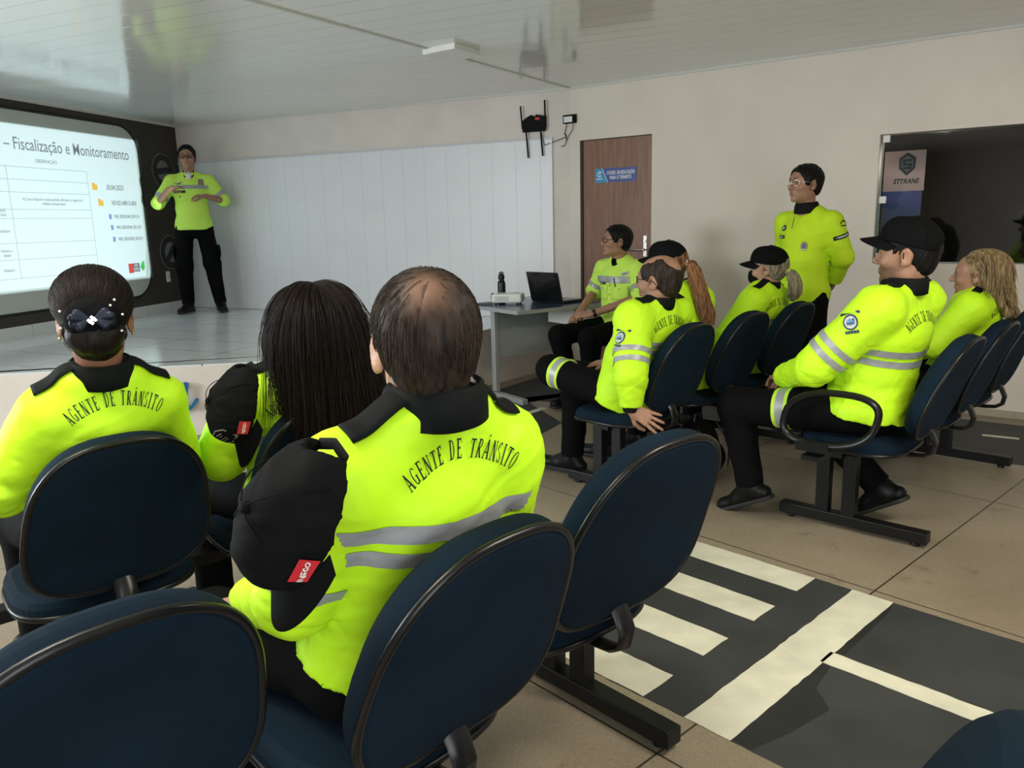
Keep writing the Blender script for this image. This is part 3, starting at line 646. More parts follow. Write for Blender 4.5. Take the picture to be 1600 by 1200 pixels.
# ------------------------------------------------------------------ implicit surfaces
def V3(*a): return np.array(a, dtype=np.float64)
def unit(v): v = np.asarray(v, float); return v / (np.linalg.norm(v) + 1e-12)
def rotm(yaw=0, pitch=0, roll=0):
    """yaw about z (left +), pitch about x (nose up +), roll about y (tilt to own right +)"""
    cy, sy, cp_, sp_, cr, sr = math.cos(yaw), math.sin(yaw), math.cos(pitch), math.sin(pitch), math.cos(roll), math.sin(roll)
    Z = np.array([[cy, -sy, 0], [sy, cy, 0], [0, 0, 1]]); X = np.array([[1, 0, 0], [0, cp_, -sp_], [0, sp_, cp_]]); Y = np.array([[cr, 0, sr], [0, 1, 0], [-sr, 0, cr]])
    return Z @ X @ Y
class P_:   # a primitive: bounds, distance, blend radius, operation
    __slots__ = ('lo', 'hi', 'f', 'k', 'op')
    def __init__(s, lo, hi, f, k, op): s.lo, s.hi, s.f, s.k, s.op = lo, hi, f, k, op
def ell(c, r, k=.02, R=None, op='u'):
    c = np.asarray(c, float); r = np.asarray(r, float)
    e = np.abs(R) @ r if R is not None else r
    def f(P):
        q = P - c
        if R is not None: q = q @ R
        a = np.sqrt(((q / r) ** 2).sum(-1)); b = np.sqrt(((q / (r * r)) ** 2).sum(-1)) + 1e-9
        return a * (a - 1) / b
    return P_(c - e, c + e, f, k, op)
def cap(a, b, ra, rb, k=.02, op='u', cut=False, flat=None):
    """tapered limb; cut: flat end at b; flat: (axis, factor) squeezes the section along an axis"""
    a = np.asarray(a, float); b = np.asarray(b, float); d = b - a; dd = d @ d + 1e-12; L = math.sqrt(dd); u = d / L; rm = max(ra, rb)
    if flat is not None: fa = unit(flat[0]); fa = unit(fa - u * (fa @ u)); ff = flat[1]
    def f(P):
        q = P - a; t = np.clip((q @ d) / dd, 0, 1)
        w = q - t[..., None] * d
        if flat is not None: w = w + (w @ fa)[..., None] * fa * (1 / ff - 1)
        o = np.sqrt((w ** 2).sum(-1)) - (ra + (rb - ra) * t)
        if flat is not None: o = o * min(1, .5 + .5 * ff)
        if cut: o = np.maximum(o, q @ u - L)
        return o
    return P_(np.minimum(a, b) - rm, np.maximum(a, b) + rm, f, k, op)
def half(p, n, op='s', k=.0):
    """removes everything on the side n points to"""
    p = np.asarray(p, float); n = unit(n)
    return P_(None, None, lambda P: -((P - p) @ n), k, op)
def smin(a, b, k):
    if k <= 0: return np.minimum(a, b)
    h = np.clip(.5 + .5 * (b - a) / k, 0, 1); return b + (a - b) * h - k * h * (1 - h)
def combine(a, d, p):
    if p.op == 'u': return smin(a, d, p.k)
    if p.op == 's': return -smin(-a, d, p.k)      # subtract
    return -smin(-a, -d, p.k)                      # intersect
def feval(prims, P, disp=None):
    P = np.asarray(P, float); o = np.full(P.shape[:-1], .6)
    for p in prims:
        if p.lo is not None and p.op != 'i' and len(P) > 50:
            mg = p.k + .02; m = ((P > p.lo - mg) & (P < p.hi + mg)).all(-1); c = np.count_nonzero(m)
            if c == 0: continue
            if c < .8 * len(P): o[m] = combine(o[m], p.f(P[m]), p); continue
        o = combine(o, p.f(P), p)
    if disp is not None: o = o + disp(P)
    return o
def fgrad(prims, P, e=.0015, disp=None):
    b0 = feval(prims, P, disp)
    g = np.stack([feval(prims, P + np.eye(3)[i] * e, disp) - b0 for i in range(3)], -1)
    return g / (np.linalg.norm(g, axis=-1, keepdims=True) + 1e-9)
def surface(prims, h, disp=None, pad=.03, clip=None):
    los = np.array([p.lo for p in prims if p.lo is not None and p.op == 'u']); his = np.array([p.hi for p in prims if p.hi is not None and p.op == 'u'])
    lo = los.min(0) - pad; hi = his.max(0) + pad
    if clip is not None: lo = np.maximum(lo, clip[0]); hi = np.minimum(hi, clip[1])
    n = np.ceil((hi - lo) / h).astype(int) + 1
    ax = [lo[i] + np.arange(n[i]) * h for i in range(3)]
    F = np.full(n, .6, dtype=np.float32)
    for p in prims:
        if p.lo is None or p.op == 'i': s = [0, 0, 0]; e = list(n)
        else:
            mg = p.k + 3 * h + (.01 if p.op == 'u' else 0)
            s = [max(0, int((p.lo[i] - mg - lo[i]) / h)) for i in range(3)]; e = [min(n[i], int((p.hi[i] + mg - lo[i]) / h) + 2) for i in range(3)]
            if any(s[i] >= e[i] for i in range(3)): continue
        sub = F[s[0]:e[0], s[1]:e[1], s[2]:e[2]]
        if p.op in 'si':
            mk = sub < p.k + .02
            idx = np.argwhere(mk)
            if len(idx) == 0: continue
            P = np.stack([ax[i][idx[:, i] + s[i]] for i in range(3)], -1)
            sub[mk] = combine(sub[mk].astype(float), p.f(P), p)
        else:
            P = np.stack(np.meshgrid(*[ax[i][s[i]:e[i]] for i in range(3)], indexing='ij'), -1)
            F[s[0]:e[0], s[1]:e[1], s[2]:e[2]] = combine(sub.astype(float), p.f(P), p)
    if disp is not None:
        mk = np.abs(F) < .03; idx = np.argwhere(mk)
        P = np.stack([ax[i][idx[:, i]] for i in range(3)], -1); F[mk] += disp(P).astype(np.float32)
    I = F < 0
    c = np.zeros(tuple(n - 1), dtype=np.uint8)
    for dx in (0, 1):
        for dy in (0, 1):
            for dz in (0, 1): c += I[dx:n[0] - 1 + dx, dy:n[1] - 1 + dy, dz:n[2] - 1 + dz]
    act = (c > 0) & (c < 8); idx = np.argwhere(act)
    vid = np.full(tuple(n - 1), -1, dtype=np.int32); vid[act] = np.arange(len(idx))
    acc = np.zeros((len(idx), 3)); cnt = np.zeros(len(idx))
    corners = [(x, y, z) for x in (0, 1) for y in (0, 1) for z in (0, 1)]
    vals = {q: F[idx[:, 0] + q[0], idx[:, 1] + q[1], idx[:, 2] + q[2]] for q in corners}
    for q in corners:
        for a in range(3):
            if q[a] == 0:
                r = list(q); r[a] = 1; r = tuple(r); f0, f1 = vals[q], vals[r]; m = (f0 < 0) != (f1 < 0)
                t = np.where(m, f0 / np.where(m, f0 - f1, 1), 0); pt = np.tile(np.array(q, float), (len(idx), 1)); pt[:, a] = t
                acc[m] += pt[m]; cnt[m] += 1
    V = lo + (idx + acc / np.maximum(cnt, 1)[:, None]) * h
    Q = []
    for a in range(3):
        b, c2 = (a + 1) % 3, (a + 2) % 3
        s0 = [slice(None)] * 3; s1 = [slice(None)] * 3; s0[a] = slice(0, n[a] - 1); s1[a] = slice(1, n[a])
        A0 = I[tuple(s0)]; A1 = I[tuple(s1)]; ed = np.argwhere(A0 != A1)
        ok = (ed[:, b] > 0) & (ed[:, c2] > 0) & (ed[:, b] < n[b] - 1) & (ed[:, c2] < n[c2] - 1); ed = ed[ok]
        def g(db, dc): q = ed.copy(); q[:, b] -= db; q[:, c2] -= dc; return vid[q[:, 0], q[:, 1], q[:, 2]]
        qd = np.stack([g(1, 1), g(0, 1), g(0, 0), g(1, 0)], -1)
        fl = I[ed[:, 0], ed[:, 1], ed[:, 2]]; qd[~fl] = qd[~fl][:, ::-1]; Q.append(qd)
    Q = np.concatenate(Q); Q = Q[(Q >= 0).all(1)]
    # pull onto the true surface
    for _ in range(1):
        d = feval(prims, V, disp); g = fgrad(prims, V, disp=disp); V = V - g * np.clip(d, -h * .6, h * .6)[:, None] * .9
    return V, Q

# cheap crumple: warped sines
def folds(amp, freq, seed, axis=None):
    r = np.random.RandomState(seed); K = r.normal(size=(7, 3)); K /= np.linalg.norm(K, axis=1)[:, None]
    if axis is not None:
        ax = unit(axis); K = K - .72 * (K @ ax)[:, None] * ax
    K *= (freq * r.uniform(.5, 1.7, 7))[:, None]; ph = r.uniform(0, 6.28, 7); W = r.normal(size=(3, 3)) * freq * .35; wp = r.uniform(0, 6, 3)
    def f(P):
        Pw = P + .035 * np.sin(P @ W.T + wp)
        o = 0
        for i in range(7):
            s = np.sin(Pw @ K[i] + ph[i]); o = o + ((1 - np.abs(s)) ** 2 - .33) * (1 if i % 2 else -1)
        return amp * o / 2.2
    return f
def region(f, c, r):   # fade a displacement in around a point
    c = np.asarray(c, float)
    return lambda P: f(P) * np.exp(-((P - c) ** 2).sum(-1) / (r * r))

def implicit(name, prims, h, m, parent, disp=None, attrs=None, clip=None):
    V, Q = surface(prims, h, disp, clip=clip)
    at = {k: fn(V) for k, fn in attrs.items()} if attrs else None
    return mesh(name, V, Q, m, parent, True, attrs=at)
def bvh(o):
    return BVHTree.FromPolygons([v.co.copy() for v in o.data.vertices], [tuple(p.vertices) for p in o.data.polygons])
def drape(tree, pts, d, off):
    """drop points along d on to a surface; returns positions lifted by off, None where it misses"""
    out = []; d = Vector(d).normalized()
    for p in pts:
        h = tree.ray_cast(Vector(p) - d * .35, d, .8)
        out.append(None if h[0] is None else h[0] + h[1] * off)
    return out
def curve_hair(name, strands, rad, m, parent, taper=.35):
    """strands: array (N, K, 3)"""
    N, K, _ = strands.shape
    hc = bpy.data.hair_curves.new(name); hc.add_curves([K] * N)
    hc.attributes['position'].data.foreach_set('vector', strands.astype(np.float32).ravel())
    at = hc.attributes.get('radius') or hc.attributes.new('radius', 'FLOAT', 'POINT')
    rr = np.tile(np.linspace(1, taper, K) * rad, N).astype(np.float32); at.data.foreach_set('value', rr)
    tn = hc.attributes.new('tone', 'FLOAT', 'POINT'); tn.data.foreach_set('value', np.repeat(np.random.RandomState(N).rand(N), K).astype(np.float32))
    hc.materials.append(m); o = bpy.data.objects.new(name, hc); link(o, parent); o['kind'] = 'stuff'
    return o
def cloth(name, col, rough=.62, fine=1400, crumple=.35, sheen=0., spec=.25):
    m, N, L, B = nt(name); MATS[name] = m
    B.inputs['Base Color'].default_value = (*col, 1); B.inputs['Roughness'].default_value = rough; B.inputs['Specular IOR Level'].default_value = spec
    if sheen: B.inputs['Sheen Weight'].default_value = sheen
    tc = N.new('ShaderNodeTexCoord')
    t = N.new('ShaderNodeTexNoise'); t.inputs['Scale'].default_value = 9; t.inputs['Detail'].default_value = 3; t.inputs['Distortion'].default_value = .8; L.new(tc.outputs['Object'], t.inputs['Vector'])
    t2 = N.new('ShaderNodeTexNoise'); t2.inputs['Scale'].default_value = fine; t2.inputs['Detail'].default_value = 1; L.new(tc.outputs['Object'], t2.inputs['Vector'])
    b = N.new('ShaderNodeBump'); b.inputs['Strength'].default_value = crumple; b.inputs['Distance'].default_value = .010; L.new(t.outputs['Fac'], b.inputs['Height'])
    b2 = N.new('ShaderNodeBump'); b2.inputs['Strength'].default_value = .25; b2.inputs['Distance'].default_value = .0006; L.new(t2.outputs['Fac'], b2.inputs['Height']); L.new(b.outputs['Normal'], b2.inputs['Normal'])
    L.new(b2.outputs['Normal'], B.inputs['Normal'])
    return m
cloth('hivis', (.58, .97, .020), .55)
cloth('hivis_shirt', (.60, .90, .12), .7)
cloth('hivis_knit', (.55, .78, .02), .75, crumple=.15)
cloth('black_cloth', (.0032, .0032, .0035), .8, spec=.08)
cloth('collar_cloth', (.0065, .0078, .0078), .75, crumple=.15, spec=.12)
cloth('cap_cloth', (.0035, .0038, .0042), .8, fine=900, crumple=.2, spec=.10)
cloth('white_shirt', (.7, .7, .68), .8)
mat('silver_tape', (.36, .375, .38), .38, metal=.15, bump=.2, bscale=60)
mat('boot_black', (.005, .005, .005), .42, spec=.2, bump=.15, bscale=80)
mat('print_black', (.010, .014, .006), .7)
mat('button_bone', (.55, .53, .46), .4)
mat('badge_blue', (.03, .10, .30), .5); mat('badge_white', (.55, .56, .55), .5); mat('badge_gold', (.35, .22, .08), .45); mat('badge_line', (.20, .20, .17), .5)
mat('navy_satin', (.005, .009, .026), .42, spec=.3); mat('crystal', (.85, .85, .86), .08, metal=.9)
mat('eye_white', (.62, .58, .54), .2); mat('eye_dark', (.015, .01, .008), .1); mat('lens', (.8, .8, .8), .05, trans=1., ior=1.02, spec=.2)
mat('metal_dark', (.03, .03, .032), .3, metal=.6); mat('mask_black', (.004, .004, .005), .85, spec=.1); mat('gold', (.75, .5, .18), .25, metal=1.)
mat('sole', (.012, .012, .012), .7); mat('lime_band', (.55, .85, .05), .6)
def skin(name, col, lip):
    m, N, L, B = nt(name); MATS[name] = m
    tc = N.new('ShaderNodeTexCoord'); t = N.new('ShaderNodeTexNoise'); t.inputs['Scale'].default_value = 35; t.inputs['Detail'].default_value = 4; L.new(tc.outputs['Object'], t.inputs['Vector'])
    r = N.new('ShaderNodeMapRange'); r.inputs['From Min'].default_value = .3; r.inputs['From Max'].default_value = .7; r.inputs['To Min'].default_value = .88; r.inputs['To Max'].default_value = 1.1; L.new(t.outputs['Fac'], r.inputs['Value'])
    v = N.new('ShaderNodeVectorMath'); v.operation = 'SCALE'; v.inputs[0].default_value = col; L.new(r.outputs['Result'], v.inputs['Scale'])
    def mixin(prev, attr, c, f=1.):
        a = N.new('ShaderNodeAttribute'); a.attribute_name = attr; x = N.new('ShaderNodeMix'); x.data_type = 'RGBA'
        L.new(a.outputs['Fac'], x.inputs['Factor']); L.new(prev, x.inputs['A']); x.inputs['B'].default_value = (*c, 1); return x.outputs['Result']
    o = mixin(v.outputs['Vector'], 'beard', tuple(q * .42 for q in col)); o = mixin(o, 'lip', lip)
    L.new(o, B.inputs['Base Color']); B.inputs['Roughness'].default_value = .48; B.inputs['Subsurface Weight'].default_value = .0
    b = N.new('ShaderNodeBump'); b.inputs['Strength'].default_value = .12; b.inputs['Distance'].default_value = .002; L.new(t.outputs['Fac'], b.inputs['Height']); L.new(b.outputs['Normal'], B.inputs['Normal'])
skin('skin_tan', (.36, .185, .115), (.32, .12, .09)); skin('skin_brown', (.27, .125, .072), (.22, .085, .06)); skin('skin_light', (.44, .24, .16), (.40, .14, .11))
def hair(name, a, b, rough=.38, streak=1.):
    """hair shell: two tones in streaks that run down the hair; strands pick their tone one by one"""
    m, N, L, B = nt(name); MATS[name] = m
    tc = N.new('ShaderNodeTexCoord'); mp = N.new('ShaderNodeMapping'); mp.inputs['Scale'].default_value = (60, 60, 7); L.new(tc.outputs['Object'], mp.inputs['Vector'])
    t = N.new('ShaderNodeTexNoise'); t.inputs['Scale'].default_value = 1.6; t.inputs['Detail'].default_value = 4; L.new(mp.outputs['Vector'], t.inputs['Vector'])
    at = N.new('ShaderNodeAttribute'); at.attribute_name = 'tone'
    r = N.new('ShaderNodeMapRange'); r.inputs['From Min'].default_value = .35; r.inputs['From Max'].default_value = .65; L.new(t.outputs['Fac'], r.inputs['Value'])
    ad = N.new('ShaderNodeMath'); ad.operation = 'MULTIPLY_ADD'; ad.inputs[1].default_value = .5; ad.use_clamp = True; L.new(at.outputs['Fac'], ad.inputs[0])
    hf = N.new('ShaderNodeMath'); hf.operation = 'MULTIPLY'; hf.inputs[1].default_value = .6; L.new(r.outputs['Result'], hf.inputs[0]); L.new(hf.outputs[0], ad.inputs[2])
    x = N.new('ShaderNodeMix'); x.data_type = 'RGBA'; L.new(ad.outputs[0], x.inputs['Factor']); x.inputs['A'].default_value = (*a, 1); x.inputs['B'].default_value = (*b, 1)
    sa = N.new('ShaderNodeAttribute'); sa.attribute_name = 'scalp'; y = N.new('ShaderNodeMix'); y.data_type = 'RGBA'
    L.new(sa.outputs['Fac'], y.inputs['Factor']); L.new(x.outputs['Result'], y.inputs['A']); y.inputs['B'].default_value = (.33, .185, .12, 1)
    L.new(y.outputs['Result'], B.inputs['Base Color']); B.inputs['Roughness'].default_value = rough; B.inputs['Specular IOR Level'].default_value = .18
    bp = N.new('ShaderNodeBump'); bp.inputs['Strength'].default_value = .5; bp.inputs['Distance'].default_value = .003; L.new(t.outputs['Fac'], bp.inputs['Height']); L.new(bp.outputs['Normal'], B.inputs['Normal'])
hair('hair_black', (.003, .0025, .0025), (.010, .0075, .006), .5); hair('hair_brown_black', (.006, .004, .0035), (.017, .010, .008), .5); hair('hair_greying', (.008, .006, .005), (.062, .042, .028), .55)
hair('hair_blonde', (.035, .018, .008), (.55, .39, .19), .42); hair('hair_copper', (.040, .014, .006), (.42, .20, .085), .45); hair('hair_ash', (.09, .075, .05), (.55, .49, .34), .5)

mat('badge_navy', (.015, .03, .09), .5); mat('badge_sky', (.12, .30, .48), .5)
# ------------------------------------------------------------------ serif lettering for the jackets
def glyph(ch):
    Q = []
    def q(*p): Q.append(p)
    def stem(x, t, y0=0., y1=1., sf=True):
        t = t * 1.3
        q((x - t / 2, y0), (x + t / 2, y0), (x + t / 2, y1), (x - t / 2, y1))
        if sf:
            for y in (y0, y1 - .05): q((x - t / 2 - .09, y), (x + t / 2 + .09, y), (x + t / 2 + .09, y + .05), (x - t / 2 - .09, y + .05))
    def hbar(x0, x1, y, t=.075): q((x0, y - t / 2), (x1, y - t / 2), (x1, y + t / 2), (x0, y + t / 2))
    def diag(x0, x1, t, y0=0., y1=1.): t = t * 1.3; q((x0 - t / 2, y0), (x0 + t / 2, y0), (x1 + t / 2, y1), (x1 - t / 2, y1))
    def ring(cx, cy, rx, ry, ix, iy, a0, a1, n=14, ox=0):
        for i in range(n):
            a, b = math.radians(a0 + (a1 - a0) * i / n), math.radians(a0 + (a1 - a0) * (i + 1) / n)
            q((cx + ix * math.cos(a), cy + iy * math.sin(a)), (cx + rx * math.cos(a), cy + ry * math.sin(a)), (cx + rx * math.cos(b), cy + ry * math.sin(b)), (cx + ix * math.cos(b), cy + iy * math.sin(b)))
    w = .7
    if ch in 'A\u00c2':
        diag(.08, .35, .07); diag(.66, .36, .16); hbar(.16, .58, .33); hbar(-.04, .2, .025, .05); hbar(.52, .8, .025, .05); w = .76
        if ch == '\u00c2': q((.2, 1.1), (.27, 1.1), (.42, 1.26), (.33, 1.26)); q((.5, 1.1), (.57, 1.1), (.42, 1.26), (.33, 1.26))
    elif ch == 'G': ring(.38, .5, .38, .5, .24, .44, 42, 330); stem(.62, .14, .06, .46, False); hbar(.46, .76, .46, .05); w = .78
    elif ch == 'E':
        stem(.16, .15); hbar(.1, .6, .97); hbar(.1, .48, .52); hbar(.1, .64, .03); q((.56, .78), (.62, .78), (.62, 1.), (.56, 1.)); q((.58, 0), (.66, 0), (.66, .22), (.6, .22)); q((.44, .42), (.49, .42), (.49, .62), (.44, .62)); w = .68
    elif ch == 'N': stem(.12, .075); stem(.68, .075); diag(.64, .14, .16); w = .8
    elif ch == 'T': stem(.34, .15); hbar(.0, .68, .97); q((.0, .76), (.05, .76), (.05, 1.), (.0, 1.)); q((.63, .76), (.68, .76), (.68, 1.), (.63, 1.)); w = .7
    elif ch == 'D': stem(.16, .15); ring(.3, .5, .44, .5, .29, .44, -90, 90); hbar(.1, .32, .97); hbar(.1, .32, .03); w = .78
    elif ch == 'R': stem(.16, .15); ring(.34, .74, .28, .26, .14, .2, -90, 90, 10); hbar(.1, .36, .97); hbar(.1, .36, .5); diag(.66, .36, .15, 0., .5); hbar(.56, .78, .025, .05); w = .76
    elif ch == 'S': ring(.28, .74, .26, .26, .14, .2, 30, 250, 10); ring(.28, .27, .27, .27, .14, .2, 75, -150, 10); q((.45, .68), (.5, .68), (.5, .98), (.46, .98)); q((.03, .02), (.07, .02), (.08, .32), (.03, .32)); w = .58
    elif ch == 'I': stem(.2, .15); w = .4
    elif ch == 'O': ring(.37, .5, .37, .5, .22, .44, 0, 360, 20); w = .74
    return w, Q
def arc_text(txt, H, R, cond=.78, gap=.16, space=.5, phase=0.):
    """arched text: quads in (x, z) with the arch top at the origin"""
    tot = sum((space if c == ' ' else glyph(c)[0] + gap) for c in txt) * H * cond; x = -tot / 2; out = []
    for c in txt:
        if c == ' ': x += space * H * cond; continue
        w, Q = glyph(c); cx = x + w * H * cond / 2; a = cx / R + phase
        for qd in Q:
            P = []
            for (u, v) in qd:
                du = (u - w / 2) * H * cond; r = R + v * H
                P.append((du * math.cos(a) + r * math.sin(a), r * math.cos(a) - du * math.sin(a) - R))
            out.append(P)
        x += (w + gap) * H * cond
    return out

# ------------------------------------------------------------------ parts of a figure
class Head:
    """head frame: origin between the ears at eye level; x right, y forward, z up"""
    def __init__(s, c, R, k=1., fem=False): s.c, s.R, s.k, s.fem = np.asarray(c, float), R, k, fem
    def w(s, x, y, z): return s.c + s.R @ (np.array([x, y, z]) * s.k)
    def loc(s, P): return ((P - s.c) @ s.R) / s.k
    def d(s, x, y, z): return s.R @ np.array([x, y, z])
    def e(s, c, r, k=.015, op='u', R=None): return ell(s.w(*c), np.array(r) * s.k, k * s.k, s.R if R is None else s.R @ R, op)
    def cp(s, a, b, ra, rb, k=.012, op='u'): return cap(s.w(*a), s.w(*b), ra * s.k, rb * s.k, k * s.k, op)
    def skull(s, g=0.):
        return [s.e((0, -.018, .032), (.077 + g, .098 + g, .088 + g), .03), s.e((0, .034, .02), (.066 + g, .058 + g, .075 + g), .03)]
    def prims(s):
        f = .92 if s.fem else 1.
        L = s.skull() + [s.e((0, .036, -.03), (.060 * f, .053, .072), .03), s.e((0, .034, -.078), (.047 * f, .052, .036), .02), s.e((0, .074, -.099), (.019, .017, .015), .016),
             s.cp((-.034, .078, .028), (.034, .078, .028), .013, .013, .016)]
        for x in (-1, 1):
            L += [s.e((x * .036, .066, -.026), (.021, .02, .019), .02), s.e((x * .046 * f, .0, -.066), (.014, .03, .024), .022)]
            L.append(s.e((x * .031, .100, .004), (.017, .018, .0115), .012, 's'))
            L.append(s.cp((x * .018, .0855, .012), (x * .044, .078, .011), .0045, .004, .006))     # upper lid
            L.append(s.cp((x * .019, .0845, -.009), (x * .042, .079, -.007), .0035, .003, .006))
        L += [s.cp((0, .088, .016), (0, .112, -.024), .008, .0115, .010), s.e((.012, .102, -.030), (.008, .009, .0075), .007), s.e((-.012, .102, -.030), (.008, .009, .0075), .007)]
        L += [s.e((0, .084, -.058), (.026, .010, .012), .014), s.cp((-.019, .0875, -.0535), (.019, .0875, -.0535), .0058, .0058, .006), s.cp((-.016, .0875, -.0655), (.016, .0875, -.0655), .0066, .0066, .006), s.cp((-.021, .0965, -.0593), (.021, .0965, -.0593), .0022, .0022, .003, 's')]
        for x in (-1, 1):
            Re = rotm(x * -.38, -.18, 0)
            L += [s.e((x * .081, -.012, -.004), (.0065, .021, .034), .008, 'u', Re), s.e((x * .088, -.007, .002), (.0055, .013, .022), .004, 's', Re), s.e((x * .080, -.002, -.030), (.006, .010, .011), .007)]
        return L
    def attrs(s, beard=0., lip=1.):
        def fl(V):
            q = s.loc(V); return lip * np.clip(1.25 - np.sqrt((q[:, 0] / .024) ** 2 + ((q[:, 2] + .0595) / .0115) ** 2), 0, 1) * (q[:, 1] > .075)
        def fb(V):
            q = s.loc(V); a = np.clip((-.030 - q[:, 2]) / .02, 0, 1) * np.clip((q[:, 2] + .135) / .02, 0, 1) * np.clip((q[:, 1] - .0) / .03, 0, 1) * (1 - np.clip(1.3 - np.sqrt((q[:, 0] / .024) ** 2 + ((q[:, 2] + .0595) / .0115) ** 2), 0, 1))
            return beard * a * (np.abs(q[:, 0]) < .09)
        return {'lip': fl, 'beard': fb}

def hand_prims(W, D, Nn, side, curl=.35, spread=.10, thumb=.5, s=1., curls=None):
    """D along the fingers, Nn out of the palm, side +1 right hand, -1 left"""
    W = np.asarray(W, float); D = unit(D); Nn = np.asarray(Nn, float); Nn = unit(Nn - D * (Nn @ D)); Lt = np.cross(D, Nn) * side   # towards the thumb
    L = []
    kn = []
    for i, (o, l) in enumerate(((.029, .094), (.0095, .098), (-.0105, .093), (-.029, .084))):
        k0 = W + D * l * s + Lt * o * s - Nn * .003 * s; kn.append((k0, o))
        L.append(cap(W + D * .012 * s + Lt * o * .55 * s, k0, .0135 * s, .0115 * s, .012))
    L.append(cap(W + D * .03 * s + Lt * .012 * s, W + D * .03 * s - Lt * .018 * s, .016 * s, .015 * s, .012))
    for i, ((k0, o), ln) in enumerate(zip(kn, (.070, .079, .073, .057))):
        c = curls[i] if curls is not None else curl * (1 + .12 * i); a = spread * (1.5 - i) / 1.5
        d0 = unit(D * math.cos(a) + Lt * math.sin(a)); p = k0; ang = 0.
        for j, (fr, rr) in enumerate(((.44, .0088), (.30, .0080), (.26, .0070))):
            ang += c * (.75 if j == 0 else 1.05); d = d0 * math.cos(ang) + Nn * math.sin(ang); p2 = p + d * ln * fr * s
            L.append(cap(p, p2, rr * s, (rr - .0007) * s, .0035)); p = p2
    t0 = W + D * .022 * s + Lt * .020 * s; t1 = t0 + unit(D * .62 + Lt * .72 + Nn * (.1 + .5 * thumb)) * .046 * s; t2 = t1 + unit(D * .85 + Lt * (.35 - .3 * thumb) + Nn * (.15 + .5 * thumb)) * .032 * s; t3 = t2 + unit(D * .9 + Lt * (.1 - .3 * thumb) + Nn * (.2 + .5 * thumb)) * .024 * s
    L += [cap(t0, t1, .0145 * s, .0108 * s, .010), cap(t1, t2, .0104 * s, .0094 * s, .004), cap(t2, t3, .0092 * s, .0078 * s, .004)]
    return L

